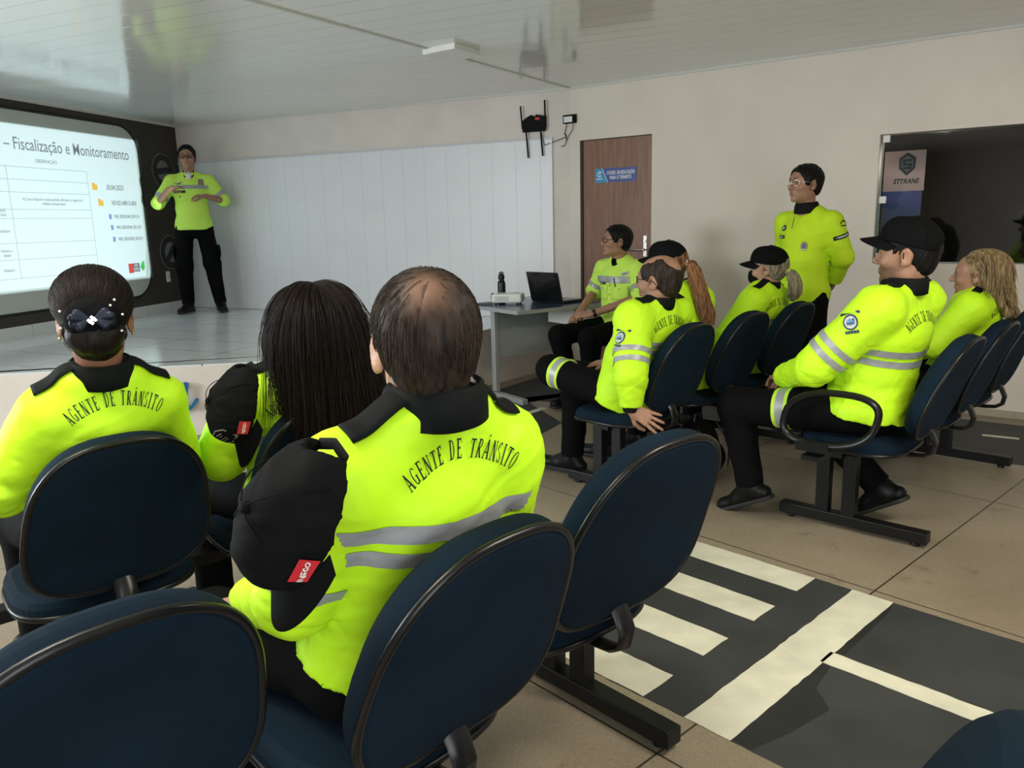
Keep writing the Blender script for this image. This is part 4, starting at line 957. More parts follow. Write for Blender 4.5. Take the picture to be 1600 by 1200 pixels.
class Fig: pass
def person(name_label, root, z0=0., hip=(0, .22, .57), tilt=.30, tw=0., lean=0., L=.50, sw=.185, bw=1., bl=0., head=None, hr=(0, 0, 0), hk=1., fem=False,
           armR=None, armL=None, legR=None, legL=None, skin_m='skin_tan', shirt='hivis', h=.007, hb=.005, hem=.10, sleeve=1., short=None, pad=0., fold=.005, seed=1, beard=0., lip=1., trouser_fold=.005, knee_r=.078, neck_r=.056, group=None, upper=1., sd=.08):
    g = Fig(); g.t = t = thing('person', name_label, 'person', (root[0], root[1], z0), root[2] - PI / 2, group)
    hip = V3(*hip); TR = rotm(tw, tilt, lean); g.hip, g.TR, g.L = hip, TR, L
    T = lambda x, y, z: hip + TR @ np.array([x, y, z], float)
    g.T = T; shR, shL = T(sw, -.008, L - sd), T(-sw, -.008, L - sd); g.shR, g.shL = shR, shL
    head = T(0, .03, L + .15) if head is None else V3(*head); HR = rotm(*hr); g.H = H = Head(head, HR, hk, fem)
    dfl = lambda s: (T(s * (sw + .05), .02, .22), T(s * .12, .26, .06), None, None)
    AR = armR or dfl(1); AL = armL or dfl(-1); g.AR, g.AL = AR, AL
    legs = []
    for s, lg in ((1, legR), (-1, legL)):
        hj = T(s * .092 * bw, .0, -.01)
        if lg is None: lg = (hip + V3(s * .14, .46, -.06), hip + V3(s * .14, .44, -hip[2] + .09), (0.15 * s, 1, 0))
        legs.append((hj, V3(*lg[0]), V3(*lg[1]), unit(lg[2]), V3(*lg[3]) if len(lg) > 3 else V3(0, 0, 1)))
    # --- body, one continuous surface
    B = [ell(T(0, 0, .03), (.14 * bw, .095, .12), .05, TR), ell(T(0, bl * .4, .2), (.125 * bw, .09 + bl * .5, .16), .05, TR), ell(T(0, .005, .35), (.135 * bw, .085, .13), .04, TR),
         cap(shR, T(.05, 0, L - .035), .042, .045, .03), cap(shL, T(-.05, 0, L - .035), .042, .045, .03), cap(T(0, .014, L - .07), H.w(0, -.022, -.05), neck_r * .98, neck_r * .95, .012)]
    for (hj, kn, an, td, tu) in legs: B += [cap(hj, kn, .072, .050, .03), cap(kn, an, .048, .034, .015), cap(an, an + td * .10 - tu * .03, .032, .024, .015)]
    for sgn, sh, arm in ((1, shR, AR), (-1, shL, AL)):
        el, wr = V3(*arm[0]), V3(*arm[1])
        B += [cap(sh, el, .044, .036, .03), cap(el, wr, .037, .0265, .012)]
        D = arm[2] if len(arm) > 2 and arm[2] is not None else unit(wr - el); Nn = arm[3] if len(arm) > 3 and arm[3] is not None else (0, .3, -1)
        kw = arm[4] if len(arm) > 4 else {}
        B += hand_prims(wr, D, Nn, sgn, s=kw.pop('hs', .92 if fem else 1.), **kw) if True else []
    B += H.prims()
    g.body = implicit('body', B, hb, M[skin_m], t, attrs=H.attrs(beard, lip)); g.B = B
    # --- upper garment
    p = pad; S = [ell(T(0, .0, -.01), (.184 * bw + p, .136 + bl * .4 + p, .17), .06, TR), ell(T(0, bl * .55, .17), (.160 * bw + p, .118 + bl * .75 + p, .16), .06, TR), ell(T(0, .0, .345), (.176 * bw + p, .122 + bl * .2 + p, .165), .06, TR),
         cap(T(sw - .012, -.012, L - sd - .012), T(.055, -.012, L - .03), .064 + p * .8, .058 + p * .4, .05), cap(T(-sw + .012, -.012, L - sd - .012), T(-.055, -.012, L - .03), .064 + p * .8, .058 + p * .4, .05)]
    g.torso = list(S); SL = []
    for sgn, sh, arm in ((1, shR, AR), (-1, shL, AL)):
        el, wr = V3(*arm[0]), V3(*arm[1]); a = sleeve
        SL.append(cap(sh, el, .064 * a + p, .055 * a + p * .8, .04))
        if short is None: SL.append(cap(el, wr - unit(wr - el) * .015, .054 * a + p * .8, .044 * a, .02, cut=True))
        else: SL[-1] = cap(sh, el, .064 * a + p, .058 * a + p * .7, .04); SL.append(cap(el, el + (wr - el) * short, .058 * a + p * .7, .054 * a, .02, cut=True))
    g.sleeves = list(SL); S = S + SL + [half(T(0, 0, -hem), -TR[:, 2])] if hem is not None else S + SL
    # keep the hem cut from slicing sleeves that hang lower: re-add them after the cut
    S = S + SL
    f1 = folds(fold, 26, seed, TR[:, 2] * .3 + TR[:, 0]); f2 = folds(fold * .7, 55, seed + 9, TR[:, 2] * .5 + TR[:, 0])
    rings = []
    for sh, arm in ((shR, AR), (shL, AL)):      # creases that gather at the elbows and under the arms
        el, wr = V3(*arm[0]), V3(*arm[1]); u1, u2 = unit(el - sh), unit(wr - el); bis = unit(u1 + u2); rings.append((el, bis, .085, 1.)); rings.append((sh + u1 * .09 - TR[:, 2] * .05, unit(u1 * .5 + TR[:, 0] * np.sign((sh - hip) @ TR[:, 0]) * .5 - TR[:, 2] * .3), .075, .8))
    rings.append((T(0, .0, .06), unit(TR[:, 2] + TR[:, 1] * .15), .13, .6))
    wob = folds(.5, 14, seed + 5)
    def f4(P):
        o = 0
        for c, ax, r, w in rings:
            q = P - c; t = (q @ ax) / .034 + 2.2 * wob(P); o = o + w * ((1 - np.abs(np.sin(t * 1.57))) ** 2 - .33) * np.exp(-(q ** 2).sum(-1) / (r * r))
        return o * fold * 1.5
    mod = folds(.5, 5, seed + 3)
    def disp(P): return (f1(P) + .55 * f2(P)) * (.75 + mod(P)) + f4(P)
    g.shirt = implicit('jacket' if shirt == 'hivis' else 'shirt', S, h, M[shirt], t, disp); g.S = S; g.tree = bvh(g.shirt)
    # --- trousers and boots
    Q = [ell(T(0, -.0, -.02), (.158 * bw, .118 + bl * .25, .12), .05, TR)]
    for (hj, kn, an, td, tu) in legs:
        Q += [cap(hj, kn, .089 * (.5 + .5 * bw) * upper, knee_r, .05), cap(kn, kn + (an - kn) * .96, knee_r * .99, .064, .035, cut=True)]
    f3 = folds(trouser_fold, 15, seed + 21)
    g.trousers = implicit('trousers', Q, max(h, .008), M['black_cloth'], t, f3); g.Q = Q; g.legs = legs
    for (hj, kn, an, td, tu) in legs:
        sole = an - tu * .075; heel = sole - td * .055; toe = sole + td * .185
        bp = [cap(an + unit(kn - an) * .10, an, .052, .050, .03), cap(heel + tu * .035, toe + tu * .028, .040, .040, .03, flat=(tu, .85)), cap(an, sole + td * .08 + tu * .045, .050, .042, .03), half(sole, -tu)]
        bo = implicit('boot', bp, .007, M['boot_black'], t)
        bp2 = [cap(heel + tu * .006, toe + tu * .006, .043, .045, .0), half(sole - tu * .003, -tu), half(sole + tu * .016, tu)]
        implicit('sole', bp2, .006, M['sole'], bo)
    return g

def collar(g, m='collar_cloth', r=.070, hb=.058, hf=.03, flare=.012, open_=.0, name='collar', drop=.03, fwd=.010):
    """a folded collar round the neck"""
    T, H, L = g.T, g.H, g.L; c0 = T(0, -.012 + fwd, L - .0); up = unit(unit(H.w(0, -.02, -.05) - T(0, -.01, L - .05)) * .6 + g.TR[:, 2] * .6)
    rt_ = unit(g.TR[:, 0] - up * (g.TR[:, 0] @ up)); fd = np.cross(up, rt_); n = 56; V = []; F = []
    prof = 7
    for i in range(n + 1):
        a = -PI / 2 + (open_ + (2 * PI - 2 * open_) * i / n) + PI    # starts at the front
        a = PI / 2 + open_ + (2 * PI - 2 * open_) * i / n
        ca, sa = math.cos(a), math.sin(a); bk = (1 - sa) / 2          # 1 at the back
        top = hf + (hb - hf) * bk; ro = r
        ps = [(ro - .002, -drop), (ro - .006, top * .5), (ro - .010, top - .004), (ro - .006, top), (ro - .001, top - .003), (ro + flare * .6, top * .45), (ro + flare, -drop * .55 - .012 * (1 - bk))]
        for (rr, z) in ps: V.append(c0 + (rt_ * ca * rr * 1.04 + fd * sa * rr * 1.02) + up * z)
    k = len(ps)
    for i in range(n):
        for j in range(k): F.append((i * k + j, i * k + (j + 1) % k, (i + 1) * k + (j + 1) % k, (i + 1) * k + j))
    F += [tuple(range(k)), tuple(n * k + j for j in range(k - 1, -1, -1))]
    o = mesh(name, V, F, M[m], g.t, 1.2); return o
def lettering(g, H=.034, R=.16, z=.40, x=0., txt='AGENTE DE TR\u00c2NSITO', cond=.40, phase=0.):
    V = []; F = []; T = g.T; fd = g.TR[:, 1]
    for qd in arc_text(txt, H, R, cond, .2, .75, phase=phase):
        pts = []
        for i in range(4):   # split each edge once so letters follow the cloth
            pts.append(qd[i])
        P = drape(g.tree, [T(x + u, -.25, z + v) for u, v in pts], fd, .0025)
        if any(p is None for p in P): continue
        b = len(V); V += P; F.append(tuple(range(b, b + 4)))
    return mesh('back_lettering', V, F, M['print_black'], g.t)
def patch(g, name, cen, d, right, polys, m, parent=None, off=.0045, n=1, thick=0., sm=False):
    """flat shapes (lists of (u,v)) laid on the garment around cen, cast along d"""
    d = unit(d); right = unit(np.asarray(right, float) - d * (np.asarray(right, float) @ d)); up = np.cross(right, d); 
    V = []; F = []; I = []
    polys = [(pl, 0) if not isinstance(pl, tuple) else pl for pl in polys]
    P2 = []
    for pl, mi in polys:      # long strips are cut up so that they follow the cloth
        if len(pl) == 4:
            a, b_, c_, d_ = [np.array(q, float) for q in pl]; k = max(1, int(np.linalg.norm(b_ - a) / .012))
            for i in range(k): P2.append(([tuple(a + (b_ - a) * i / k), tuple(a + (b_ - a) * (i + 1) / k), tuple(d_ + (c_ - d_) * (i + 1) / k), tuple(d_ + (c_ - d_) * i / k)], mi))
        else: P2.append((pl, mi))
    for pl, mi in P2:
        P = drape(g.tree, [cen + right * u + up * v for u, v in pl], d, off + .0012 * mi)
        if any(p is None for p in P): continue
        b = len(V); V += P; F.append(tuple(range(b, b + len(P)))); I.append(mi)
    if not F: return None
    o = mesh(name, V, F, [M[q] for q in (m if isinstance(m, (list, tuple)) else [m])], parent or g.t, sm, I)
    if thick:
        s = o.modifiers.new('solid', 'SOLIDIFY'); s.thickness = thick; s.offset = 1
    return o
def gridpolys(w, h, nx, ny, fn=None):
    o = []
    for i in range(nx):
        for j in range(ny):
            q = [(-w / 2 + w * a / nx, -h / 2 + h * b / ny) for a, b in ((i, j), (i + 1, j), (i + 1, j + 1), (i, j + 1))]
            o.append([fn(*p) if fn else p for p in q])
    return o
def strip(g, name, w, h, nx, ny, cen, d, right, m, off=.004, thick=.003, fn=None, parent=None):
    d = unit(d); right = unit(np.asarray(right, float) - d * (np.asarray(right, float) @ d)); up = np.cross(right, d); pts = []
    for j in range(ny + 1):
        for i in range(nx + 1):
            u, v = -w / 2 + w * i / nx, -h / 2 + h * j / ny
            if fn: u, v = fn(u, v)
            pts.append(cen + right * u + up * v)
    P = drape(g.tree, pts, d, off); F = []
    ok = [p is not None for p in P]; V = [p if p is not None else Vector(q) for p, q in zip(P, pts)]
    for j in range(ny):
        for i in range(nx):
            a = j * (nx + 1) + i; f = (a, a + 1, a + nx + 2, a + nx + 1)
            if all(ok[q] for q in f): F.append(f)
    used = sorted({q for f in F for q in f}); mp = {q: i for i, q in enumerate(used)}
    if not F: return None
    o = mesh(name, [V[q] for q in used], [tuple(mp[q] for q in f) for f in F], M[m], parent or g.t, True)
    s = o.modifiers.new('solid', 'SOLIDIFY'); s.thickness = thick; s.offset = 1; return o
def disc(n, r, ry=None, c=(0, 0)): return [(c[0] + r * math.cos(2 * PI * i / n), c[1] + (ry or r) * math.sin(2 * PI * i / n)) for i in range(n)]
def epaulettes(g, sides=(1, -1), w=.045, ln=.12, button=True, zoff=0.):
    """black shoulder straps running from collar to sleeve"""
    out = {}
    for s in sides:
        cen = g.T(s * .128, -.010, g.L + .10); d = -g.TR[:, 2] * .93 + g.TR[:, 0] * s * -.30
        def fn(u, v): return (u, v * (1 if u * s < ln * .3 else max(.25, 1 - ((u * s - ln * .3) / (ln * .2)) ** 2 * .0)))
        o = strip(g, 'epaulette', ln, w, 14, 5, cen, d, g.TR[:, 0], 'collar_cloth', .004, .004)
        out[s] = o
        if button and o:
            P = drape(g.tree, [g.T(s * .085, -.010, g.L + .10)], d, .009)[0]
            if P is not None:
                R = Vector(-d).to_track_quat('Z', 'Y').to_matrix(); b = MB(); b.lathe([(.0, -.002), (.0085, -.002), (.009, .001), (.0075, .003), (.006, .002), (.0, .002)], P, 16, R); b.obj('button', M['button_bone'], o, .8)
                g.btn = P
    return out
def bands(g, specs, m='silver_tape', off=.0028, name='reflective_band'):
    """strips cut from the garment between parallel planes. specs: (origin, axis, lo, hi, part) with part 'torso', 'R', 'L' or ('limb', a, b, r)"""
    me = g.shirt.data; src = bmesh.new(); src.from_mesh(me); out = []
    for (p, ax, lo, hi, part) in specs:
        p = np.asarray(p, float); ax = unit(ax); bm = src.copy()
        Pc = np.array([f.calc_center_median() for f in bm.faces]); tt = (Pc - p) @ ax
        near = (tt > lo - .03) & (tt < hi + .03)
        dT = feval(g.torso, Pc); dS = feval(g.sleeves, Pc)
        if part == 'torso': near &= dT <= dS + .002
        else:
            a, b = part[1], part[2]; u = b - a; q = np.clip(((Pc - a) @ u) / (u @ u), 0, 1); dist = np.linalg.norm(Pc - a - q[:, None] * u, axis=1); near &= (dist < part[3]) & (dS <= dT + .008)
        bmesh.ops.delete(bm, geom=[f for f, k in zip(list(bm.faces), near) if not k], context='FACES')
        for val, sg in ((lo, -1), (hi, 1)):
            geom = list(bm.verts) + list(bm.edges) + list(bm.faces)
            bmesh.ops.bisect_plane(bm, geom=geom, dist=1e-6, plane_co=Vector(p + ax * val), plane_no=Vector(ax * sg), clear_outer=True)
        bm.normal_update()
        # drop crumbs
        for v in bm.verts: v.co += v.normal * off
        o_me = bpy.data.meshes.new(name); bm.to_mesh(o_me); bm.free()
        if len(o_me.polygons) == 0: continue
        o_me.materials.clear(); o_me.materials.append(M[m]); o_me.polygons.foreach_set('use_smooth', np.ones(len(o_me.polygons), dtype=bool))
        o = bpy.data.objects.new(name, o_me); link(o, g.t); out.append(o)
    src.free(); return out
def torso_bands(g, zs, m='silver_tape', tiltz=0.): return bands(g, [(g.hip, g.TR[:, 2], a, b, 'torso') for a, b in zs], m)
def sleeve_bands(g, side, ts, seg='upper', m='silver_tape'):
    sh, arm = (g.shR, g.AR) if side > 0 else (g.shL, g.AL); a, b = (sh, V3(*arm[0])) if seg == 'upper' else (V3(*arm[0]), V3(*arm[1])); ln = np.linalg.norm(b - a)
    return bands(g, [(a, b - a, lo * ln, hi * ln, ('limb', a, b, .14)) for lo, hi in ts], m)
def trouser_band(g, leg, ts, m, name='reflective_band'):
    hj, kn, an, td, tu = g.legs[leg]
    sv, st, ss = g.shirt, g.torso, g.sleeves; g.shirt = g.trousers; g.torso = [ell((0, 0, 9), (.01, .01, .01))]; g.sleeves = g.Q
    ln = np.linalg.norm(kn - hj); o = bands(g, [(hj, kn - hj, lo * ln, hi * ln, ('limb', hj, kn, .13)) for lo, hi in ts], m, name=name); g.shirt, g.torso, g.sleeves = sv, st, ss; return o
def cuff(g, side, ln=.035, r=.036, m='collar_cloth'):
    arm = g.AR if side > 0 else g.AL; el, wr = V3(*arm[0]), V3(*arm[1]); u = unit(wr - el); b = MB(); e = wr - u * .02
    b.tube([e - u * .02, e, e + u * ln * .6, e + u * ln], [r + .006, r + .003, r, r - .003], 20); b.obj('cuff', M[m], g.t, .9)
def face(g, brow='hair_black', glasses=None, brows=True):
    H = g.H
    for x in (-1, 1):
        b = MB(); c = H.w(x * .031, .0745, .003); Rm = Matrix(H.R.tolist()); n, k = 14, 9; V = []; F = []; I = []
        r = .0125 * H.k
        for i in range(k + 1):
            th = PI * i / k
            for j in range(n):
                ph = 2 * PI * j / n; V.append(Vector(c) + Rm @ Vector((r * math.sin(th) * math.cos(ph), r * math.cos(th), r * math.sin(th) * math.sin(ph))))
        for i in range(k):
            for j in range(n): F.append((i * n + j, i * n + (j + 1) % n, (i + 1) * n + (j + 1) % n, (i + 1) * n + j)); I.append(1 if i < 2 else 0)
        mesh('eye', V, F, [M['eye_white'], M['eye_dark']], g.t, True, I)
        if brows:
            E = [H.cp((x * .014, .0945, .0295), (x * .034, .0885, .0345), .0042, .0040, .004), H.cp((x * .034, .0885, .0345), (x * .052, .072, .027), .0040, .0022, .004)]
            implicit('eyebrow', E, .003, M[brow], g.t)
    if glasses:
        t = bpy.data.objects.new('eyeglasses', None); link(t, g.t)
        fr = MB()
        for x in (-1, 1):
            P = []
            for i in range(24):
                a = 2 * PI * i / 24; c_, s_ = math.cos(a), math.sin(a); u = math.copysign(abs(c_) ** .6, c_) * .0255; v = math.copysign(abs(s_) ** .7, s_) * .0165
                xx = x * .033 + u; P.append(H.w(xx, .1085 - 5.5 * (xx ** 2) * 1.2, .004 + v))
            fr.tube(P, .0016 * glasses[1], 6, closed=True)
            b = MB(); b.add(P, [tuple(range(24))]); b.obj('lens', M['lens'], t)
            fr.tube([H.w(x * .0585, .085, .010), H.w(x * .074, .068, .010), H.w(x * .0855, .02, .008), H.w(x * .0855, -.012, .004), H.w(x * .084, -.03, -.012)], .0019 * glasses[1], 6)
        fr.tube([H.w(-.009, .1085, .008), H.w(0, .111, .011), H.w(.009, .1085, .008)], .0016 * glasses[1], 6); fr.obj('frame', M[glasses[0]], t, True)
def short_hair(g, m, thick=.010, top=True, scalp=None, front=.078, side=.028, nape=-.062, seed=3, rag=.003, hl=.06, crown=None):
    """cropped hair: the skull grown by a little and cut at the hairline"""
    H = g.H; P = [H.e((0, -.022, .034), (.0775 + thick, .099 + thick, .0885 + thick), .03), H.e((0, .03, .03), (.066 + thick * .7, .056 + thick, .072 + thick), .03), H.e((0, -.055, -.028), (.058 + thick * .5, .050 + thick * .5, .055), .03)]
    P += [half(H.w(0, front, .07), H.d(0, 1, -.42), 's', .004)]
    P += [H.e((0, .105, -.015), (.10, .082, hl), .006, 's'), H.e((0, .062, -.105), (.12, .078, .085), .008, 's')]
    P += [half(H.w(0, -.05, nape), H.d(0, .25, -1), 's', .006)]
    for x in (-1, 1): P += [H.e((x * .088, -.006, -.010), (.03, .023, .036), .004, 's'), H.e((x * .095, -.03, -.07), (.04, .04, .045), .006, 's'), H.e((x * .088, .035, -.042), (.045, .055, .034), .006, 's')]
    if not top: P += [H.e((0, -.085, .110), (.058, .070, .066), .012, 's'), H.e((0, .045, .125), (.070, .10, .072), .012, 's')]
    if crown: P += [H.e(crown[0], crown[1], .020, 's')]
    f = folds(rag, 60, seed, H.d(0, .4, -1))
    at = None
    if scalp: at = {'scalp': lambda V: scalp[2] * np.clip(1.25 * np.exp(-((((H.loc(V) - np.array(scalp[0])) / np.array(scalp[1])) ** 2).sum(1))), 0, 1)}
    return implicit('hair', P, .005, M[m], g.t, f, attrs=at), P
def flow_strands(prims, roots, dirfn, K, seg, off, seed=0, snap=False, jit=.15, avoid=None):
    r = np.random.RandomState(seed); N = len(roots); P = roots.copy()
    ofs = off * r.uniform(.3, 1., N)[:, None]
    if snap:
        for _ in range(3): P = P + fgrad(prims, P) * (ofs[:, 0] * .4 - feval(prims, P))[:, None]
    out = [P.copy()]; J = r.normal(size=(N, 3)) * jit; d = None
    for i in range(K - 1):
        nd = dirfn(P, i) + J
        nd /= np.linalg.norm(nd, axis=1, keepdims=True) + 1e-9
        d = nd if d is None else d * .55 + nd * .45
        d /= np.linalg.norm(d, axis=1, keepdims=True) + 1e-9
        P = P + d * seg
        for _ in range(2):
            v = feval(prims, P); q = fgrad(prims, P); need = np.clip(ofs[:, 0] - v, -.02 if snap else 0, .05); P = P + q * need[:, None]
        out.append(P.copy())
    return np.stack(out, 1)
def surf_points(o, n, seed, cond=None):
    me = o.data; V = np.zeros(len(me.vertices) * 3); me.vertices.foreach_get('co', V); V = V.reshape(-1, 3)
    if cond is not None: V = V[cond(V)]
    r = np.random.RandomState(seed); return V[r.randint(0, len(V), n)] + r.normal(size=(n, 3)) * .002
# ------------------------------------------------------------------ baseball cap, worn or hung
def cap_parts(c, R, k, parent, hollow=False, tag_side=0, badge=False, back_open=True, wide=1.):
    """cap frame: x right, y towards the brim, z crown up; c is the centre of the head it fits"""
    W = lambda x, y, z: c + R @ (np.array([x, y, z], float) * k)
    e = lambda ce, r, kk=.01, op='u': ell(W(*ce), np.array(r) * k, kk * k, R, op)
    up = R @ V3(0, 0, 1)
    P = [e((0, -.010, .040), (.087 * wide, .107, .092)), e((0, .05, .06), (.062 * wide, .05, .062), .03), half(W(0, 0, .028), R @ V3(0, .10, -1))]
    if hollow:      # the crown has sunk in towards the back
        n_ = unit(R @ V3(0, -.66, .75)); p_ = W(0, -.030, .126); P.append(half(p_, n_, 's', .022))
        ie = e((0, -.010, .026), (.073 * wide, .093, .084)); f_ = ie.f
        P.append(P_(ie.lo, ie.hi, lambda Q: np.maximum(f_(Q), (Q - p_) @ n_ + .019), .002, 's'))
    if back_open: P += [ell(W(0, -.115, .026), np.array((.034, .05, .034)) * k, .003, R, 's')]
    f = folds(.0035, 40, 5) if hollow else folds(.0012, 30, 5)
    cr = implicit('crown', P, .0055, M['cap_cloth'], parent, f)
    V = []; F = []; nu, nv = 24, 8
    for j in range(nv + 1):
        for i in range(nu + 1):
            a = math.radians(-68 + 136 * i / nu); v = j / nv; ext = .078 * math.cos(math.radians((-68 + 136 * i / nu) * 1.18)) ** .55
            x = .085 * wide * math.sin(a) * (1 - .05 * v); y = .104 * math.cos(a) - .010 + ext * v; z = .035 - .022 * v + .012 * math.cos(a) - 3.4 * x * x
            V.append(W(x, y, z))
    for j in range(nv):
        for i in range(nu): q = j * (nu + 1) + i; F.append((q, q + 1, q + nu + 2, q + nu + 1))
    br = mesh('brim', V, F, M['cap_cloth'], parent, True); s = br.modifiers.new('solid', 'SOLIDIFY'); s.thickness = .005 * k; s.offset = 0
    b = MB(); b.lathe([(0, -.004), (.008, -.003), (.008, .001), (.005, .004), (0, .005)], W(0, -.01, .132), 14, Matrix(R.tolist())); b.obj('top_button', M['cap_cloth'], parent, 1.)
    # panel seams
    for q in range(6):
        a = q * PI / 3 + PI / 6 * 0; pts = []
        for i in range(12):
            th = math.radians(4 + 80 * i / 11); pts.append(W(.0886 * wide * math.sin(th) * math.sin(a), -.010 + .1086 * math.sin(th) * math.cos(a), .040 + .0936 * math.cos(th)))
        if q in (1, 2, 4, 5) or not back_open:
            b = MB(); b.tube(pts, .0012 * k, 5); b.obj('seam', M['cap_cloth'], cr, True)
    b = MB(); pts = [W(.036 * math.cos(t_) * 1.02, -.110 + .009 * (1 - math.sin(t_)) * 0 + .012 * abs(math.cos(t_)), .020) for t_ in [PI * i / 12 for i in range(13)]]
    b.tube(pts, .0085 * k, 8, sc=(.22, 1.)); b.obj('strap', M['collar_cloth'], parent, .8)
    return cr, br, W
def want(n): return True
def crest(g, cen, d, right, s=1.):
    """round town crest with a crown and a ribbon"""
    pol = [(disc(18, .025 * s, .028 * s), 0), (disc(16, .020 * s, .022 * s, (0, .001)), 1), ([(-.012 * s, .010 * s), (-.012 * s, -.004 * s), (0, -.013 * s), (.012 * s, -.004 * s), (.012 * s, .010 * s)], 2), (rect(-.012 * s, .003 * s, .012 * s, .007 * s), 3)]
    for i in range(5): x = (-.018 + .009 * i) * s; pol.append(([(x - .004 * s, .030 * s), (x + .004 * s, .030 * s), (x + .003 * s, .040 * s), (x - .003 * s, .040 * s)], 0))
    pol.append(([(-.034 * s, -.036 * s), (.034 * s, -.036 * s), (.036 * s, -.026 * s), (.0, -.032 * s), (-.036 * s, -.026 * s)], 0))
    return patch(g, 'sleeve_crest', cen, d, right, pol, ['badge_navy', 'badge_white', 'badge_sky', 'badge_navy'])
def rect(u0, v0, u1, v1): return [(u0, v0), (u1, v0), (u1, v1), (u0, v1)]

# ------------------------------------------------------------------ the man with thinning hair, nearest the camera
if want('P3'):
    g = person('seated man with thinning hair in yellow jacket, seen from behind beside a hanging cap', (-.122, 1.305, 2.37), hip=(.01, .20, .60), tilt=.34, tw=-.14, lean=.03, L=.555, sd=.115, sw=.165, bw=1.0, bl=.02,
        head=(.0, .03, 1.22), hr=(-.50, .06, 0), hk=1.03, armR=((.17, .06, .80), (.13, .40, .70)), armL=((-.20, .17, .80), (-.15, .44, .68)), skin_m='skin_light', h=.006, fold=.006, seed=11, hem=-.03, sleeve=.95, pad=.010, hb=.0045)
    collar(g, r=.078, hb=.055, drop=.02); lettering(g, z=.488, x=.02); EP3 = epaulettes(g, w=.05, ln=.15)
    torso_bands(g, ((.320, .352), (.370, .402))); sleeve_bands(g, -1, ((.70, .82),), 'upper')
    hs, HP = short_hair(g, 'hair_greying', .005, nape=-.10, scalp=((-.014, -.088, .104), (.030, .034, .034), .6))
    G3 = g
# ------------------------------------------------------------------ woman with a bun and a bow
if want('P1'):
    g = person('seated woman with dark bun and navy bow, in yellow jacket, facing the screen', (-1.05, 1.994, 2.284), hip=(.03, .2, .58), tilt=.36, tw=-.08, L=.52, sd=.10, sw=.128, bw=.86, sleeve=.88, head=(.012, .0, 1.205), hr=(-.27, .02, 0), hk=.98, fem=True,
        armL=((-.22, .13, .78), (-.12, .44, .68)), armR=((.20, .10, .78), (.12, .44, .66)), skin_m='skin_brown', h=.0065, fold=.005, seed=21, hem=.12, pad=.009)
    collar(g, r=.070, hb=.05, drop=.02); lettering(g, z=.47, x=.012); epaulettes(g, w=.045, ln=.13, button=False); torso_bands(g, ((.285, .325),)); sleeve_bands(g, -1, ((.3, .42), (.55, .67)), 'lower')
    G1 = g
if want('P2'):
    g = person('seated woman with long black hair over yellow jacket, cap hanging from shoulder', (-.611, 2.374, 2.284), hip=(0, .15, .56), tilt=.38, tw=-.25, L=.49, sw=.145, bw=.9, head=(.0, -.06, 1.135), hr=(-.30, .05, 0), hk=.98, fem=True,
        armL=((-.25, .10, .76), (-.16, .38, .70)), armR=((.2, .05, .76), (.1, .38, .66)), skin_m='skin_tan', h=.007, fold=.005, seed=31, hem=.1, pad=.01)
    epaulettes(g, w=.045, ln=.13); torso_bands(g, ((.285, .325),)); sleeve_bands(g, -1, ((.3, .42), (.55, .67)), 'lower')
    lettering(g, z=.43, x=0)
    G2 = g
if want('P4'):
    g = person('balding man in glasses and yellow jacket, seated with one leg crossed, hand behind him', (.781, 3.851, 2.378), hip=(-.02, .24, .56), tilt=.36, tw=-.05, L=.50, sw=.165, bw=1.02, bl=.03, head=(-.045, .05, 1.125), hr=(.10, .0, .0),
        armL=((-.31, .02, .70), (-.31, .02, .55), (.3, -.8, -.42), (.75, .2, -.3), dict(curl=.12, spread=.22)), armR=((.22, .22, .72), (.14, .48, .66)),
        legL=((-.10, .69, .63), (.24, .58, .55), (.5, .5, .3)), legR=((.07, .66, .50), (.06, .68, .10), (-.1, 1, 0)), skin_m='skin_tan', h=.006, fold=.006, seed=41, hem=.05, sleeve=1.12, pad=.012, beard=.5)
    collar(g, r=.072, hb=.05, drop=.02); lettering(g, H=.037, z=.43); epaulettes(g, w=.05, ln=.13); torso_bands(g, ((.27, .30), (.315, .345))); sleeve_bands(g, -1, ((.55, .64), (.72, .81)), 'upper')
    crest(g, g.shL + (V3(-.31, .02, .70) - g.shL) * .28 + V3(-.1, 0, 0), (1, -.25, 0), (.25, 1, 0)); cuff(g, -1, r=.038)
    trouser_band(g, 1, ((.74, .78), (.86, .90)), 'lime_band'); trouser_band(g, 1, ((.78, .86),), 'silver_tape')
    face(g, 'hair_greying', ('metal_dark', 1.)); short_hair(g, 'hair_greying', .005, top=False, nape=-.07)
    G4 = g
if want('P5'):
    g = person('woman in black cap with copper ponytail, hidden behind the balding man', (1.183, 4.271, 2.378), hip=(-.02, .24, .56), tilt=-.08, L=.48, sw=.14, bw=.9, head=(-.12, .33, 1.165), hr=(.15, .0, 0), hk=.97, fem=True, skin_m='skin_tan', h=.009, fold=.005, seed=51, hem=.08, pad=.01, hb=.006,
        armL=((-.24, .36, .78), (-.08, .55, .66)), armR=((.22, .36, .78), (.1, .55, .66)))
    collar(g, r=.066, hb=.04, drop=.02); epaulettes(g, w=.04, ln=.12, button=False); torso_bands(g, ((.24, .28),)); face(g)
    G5 = g
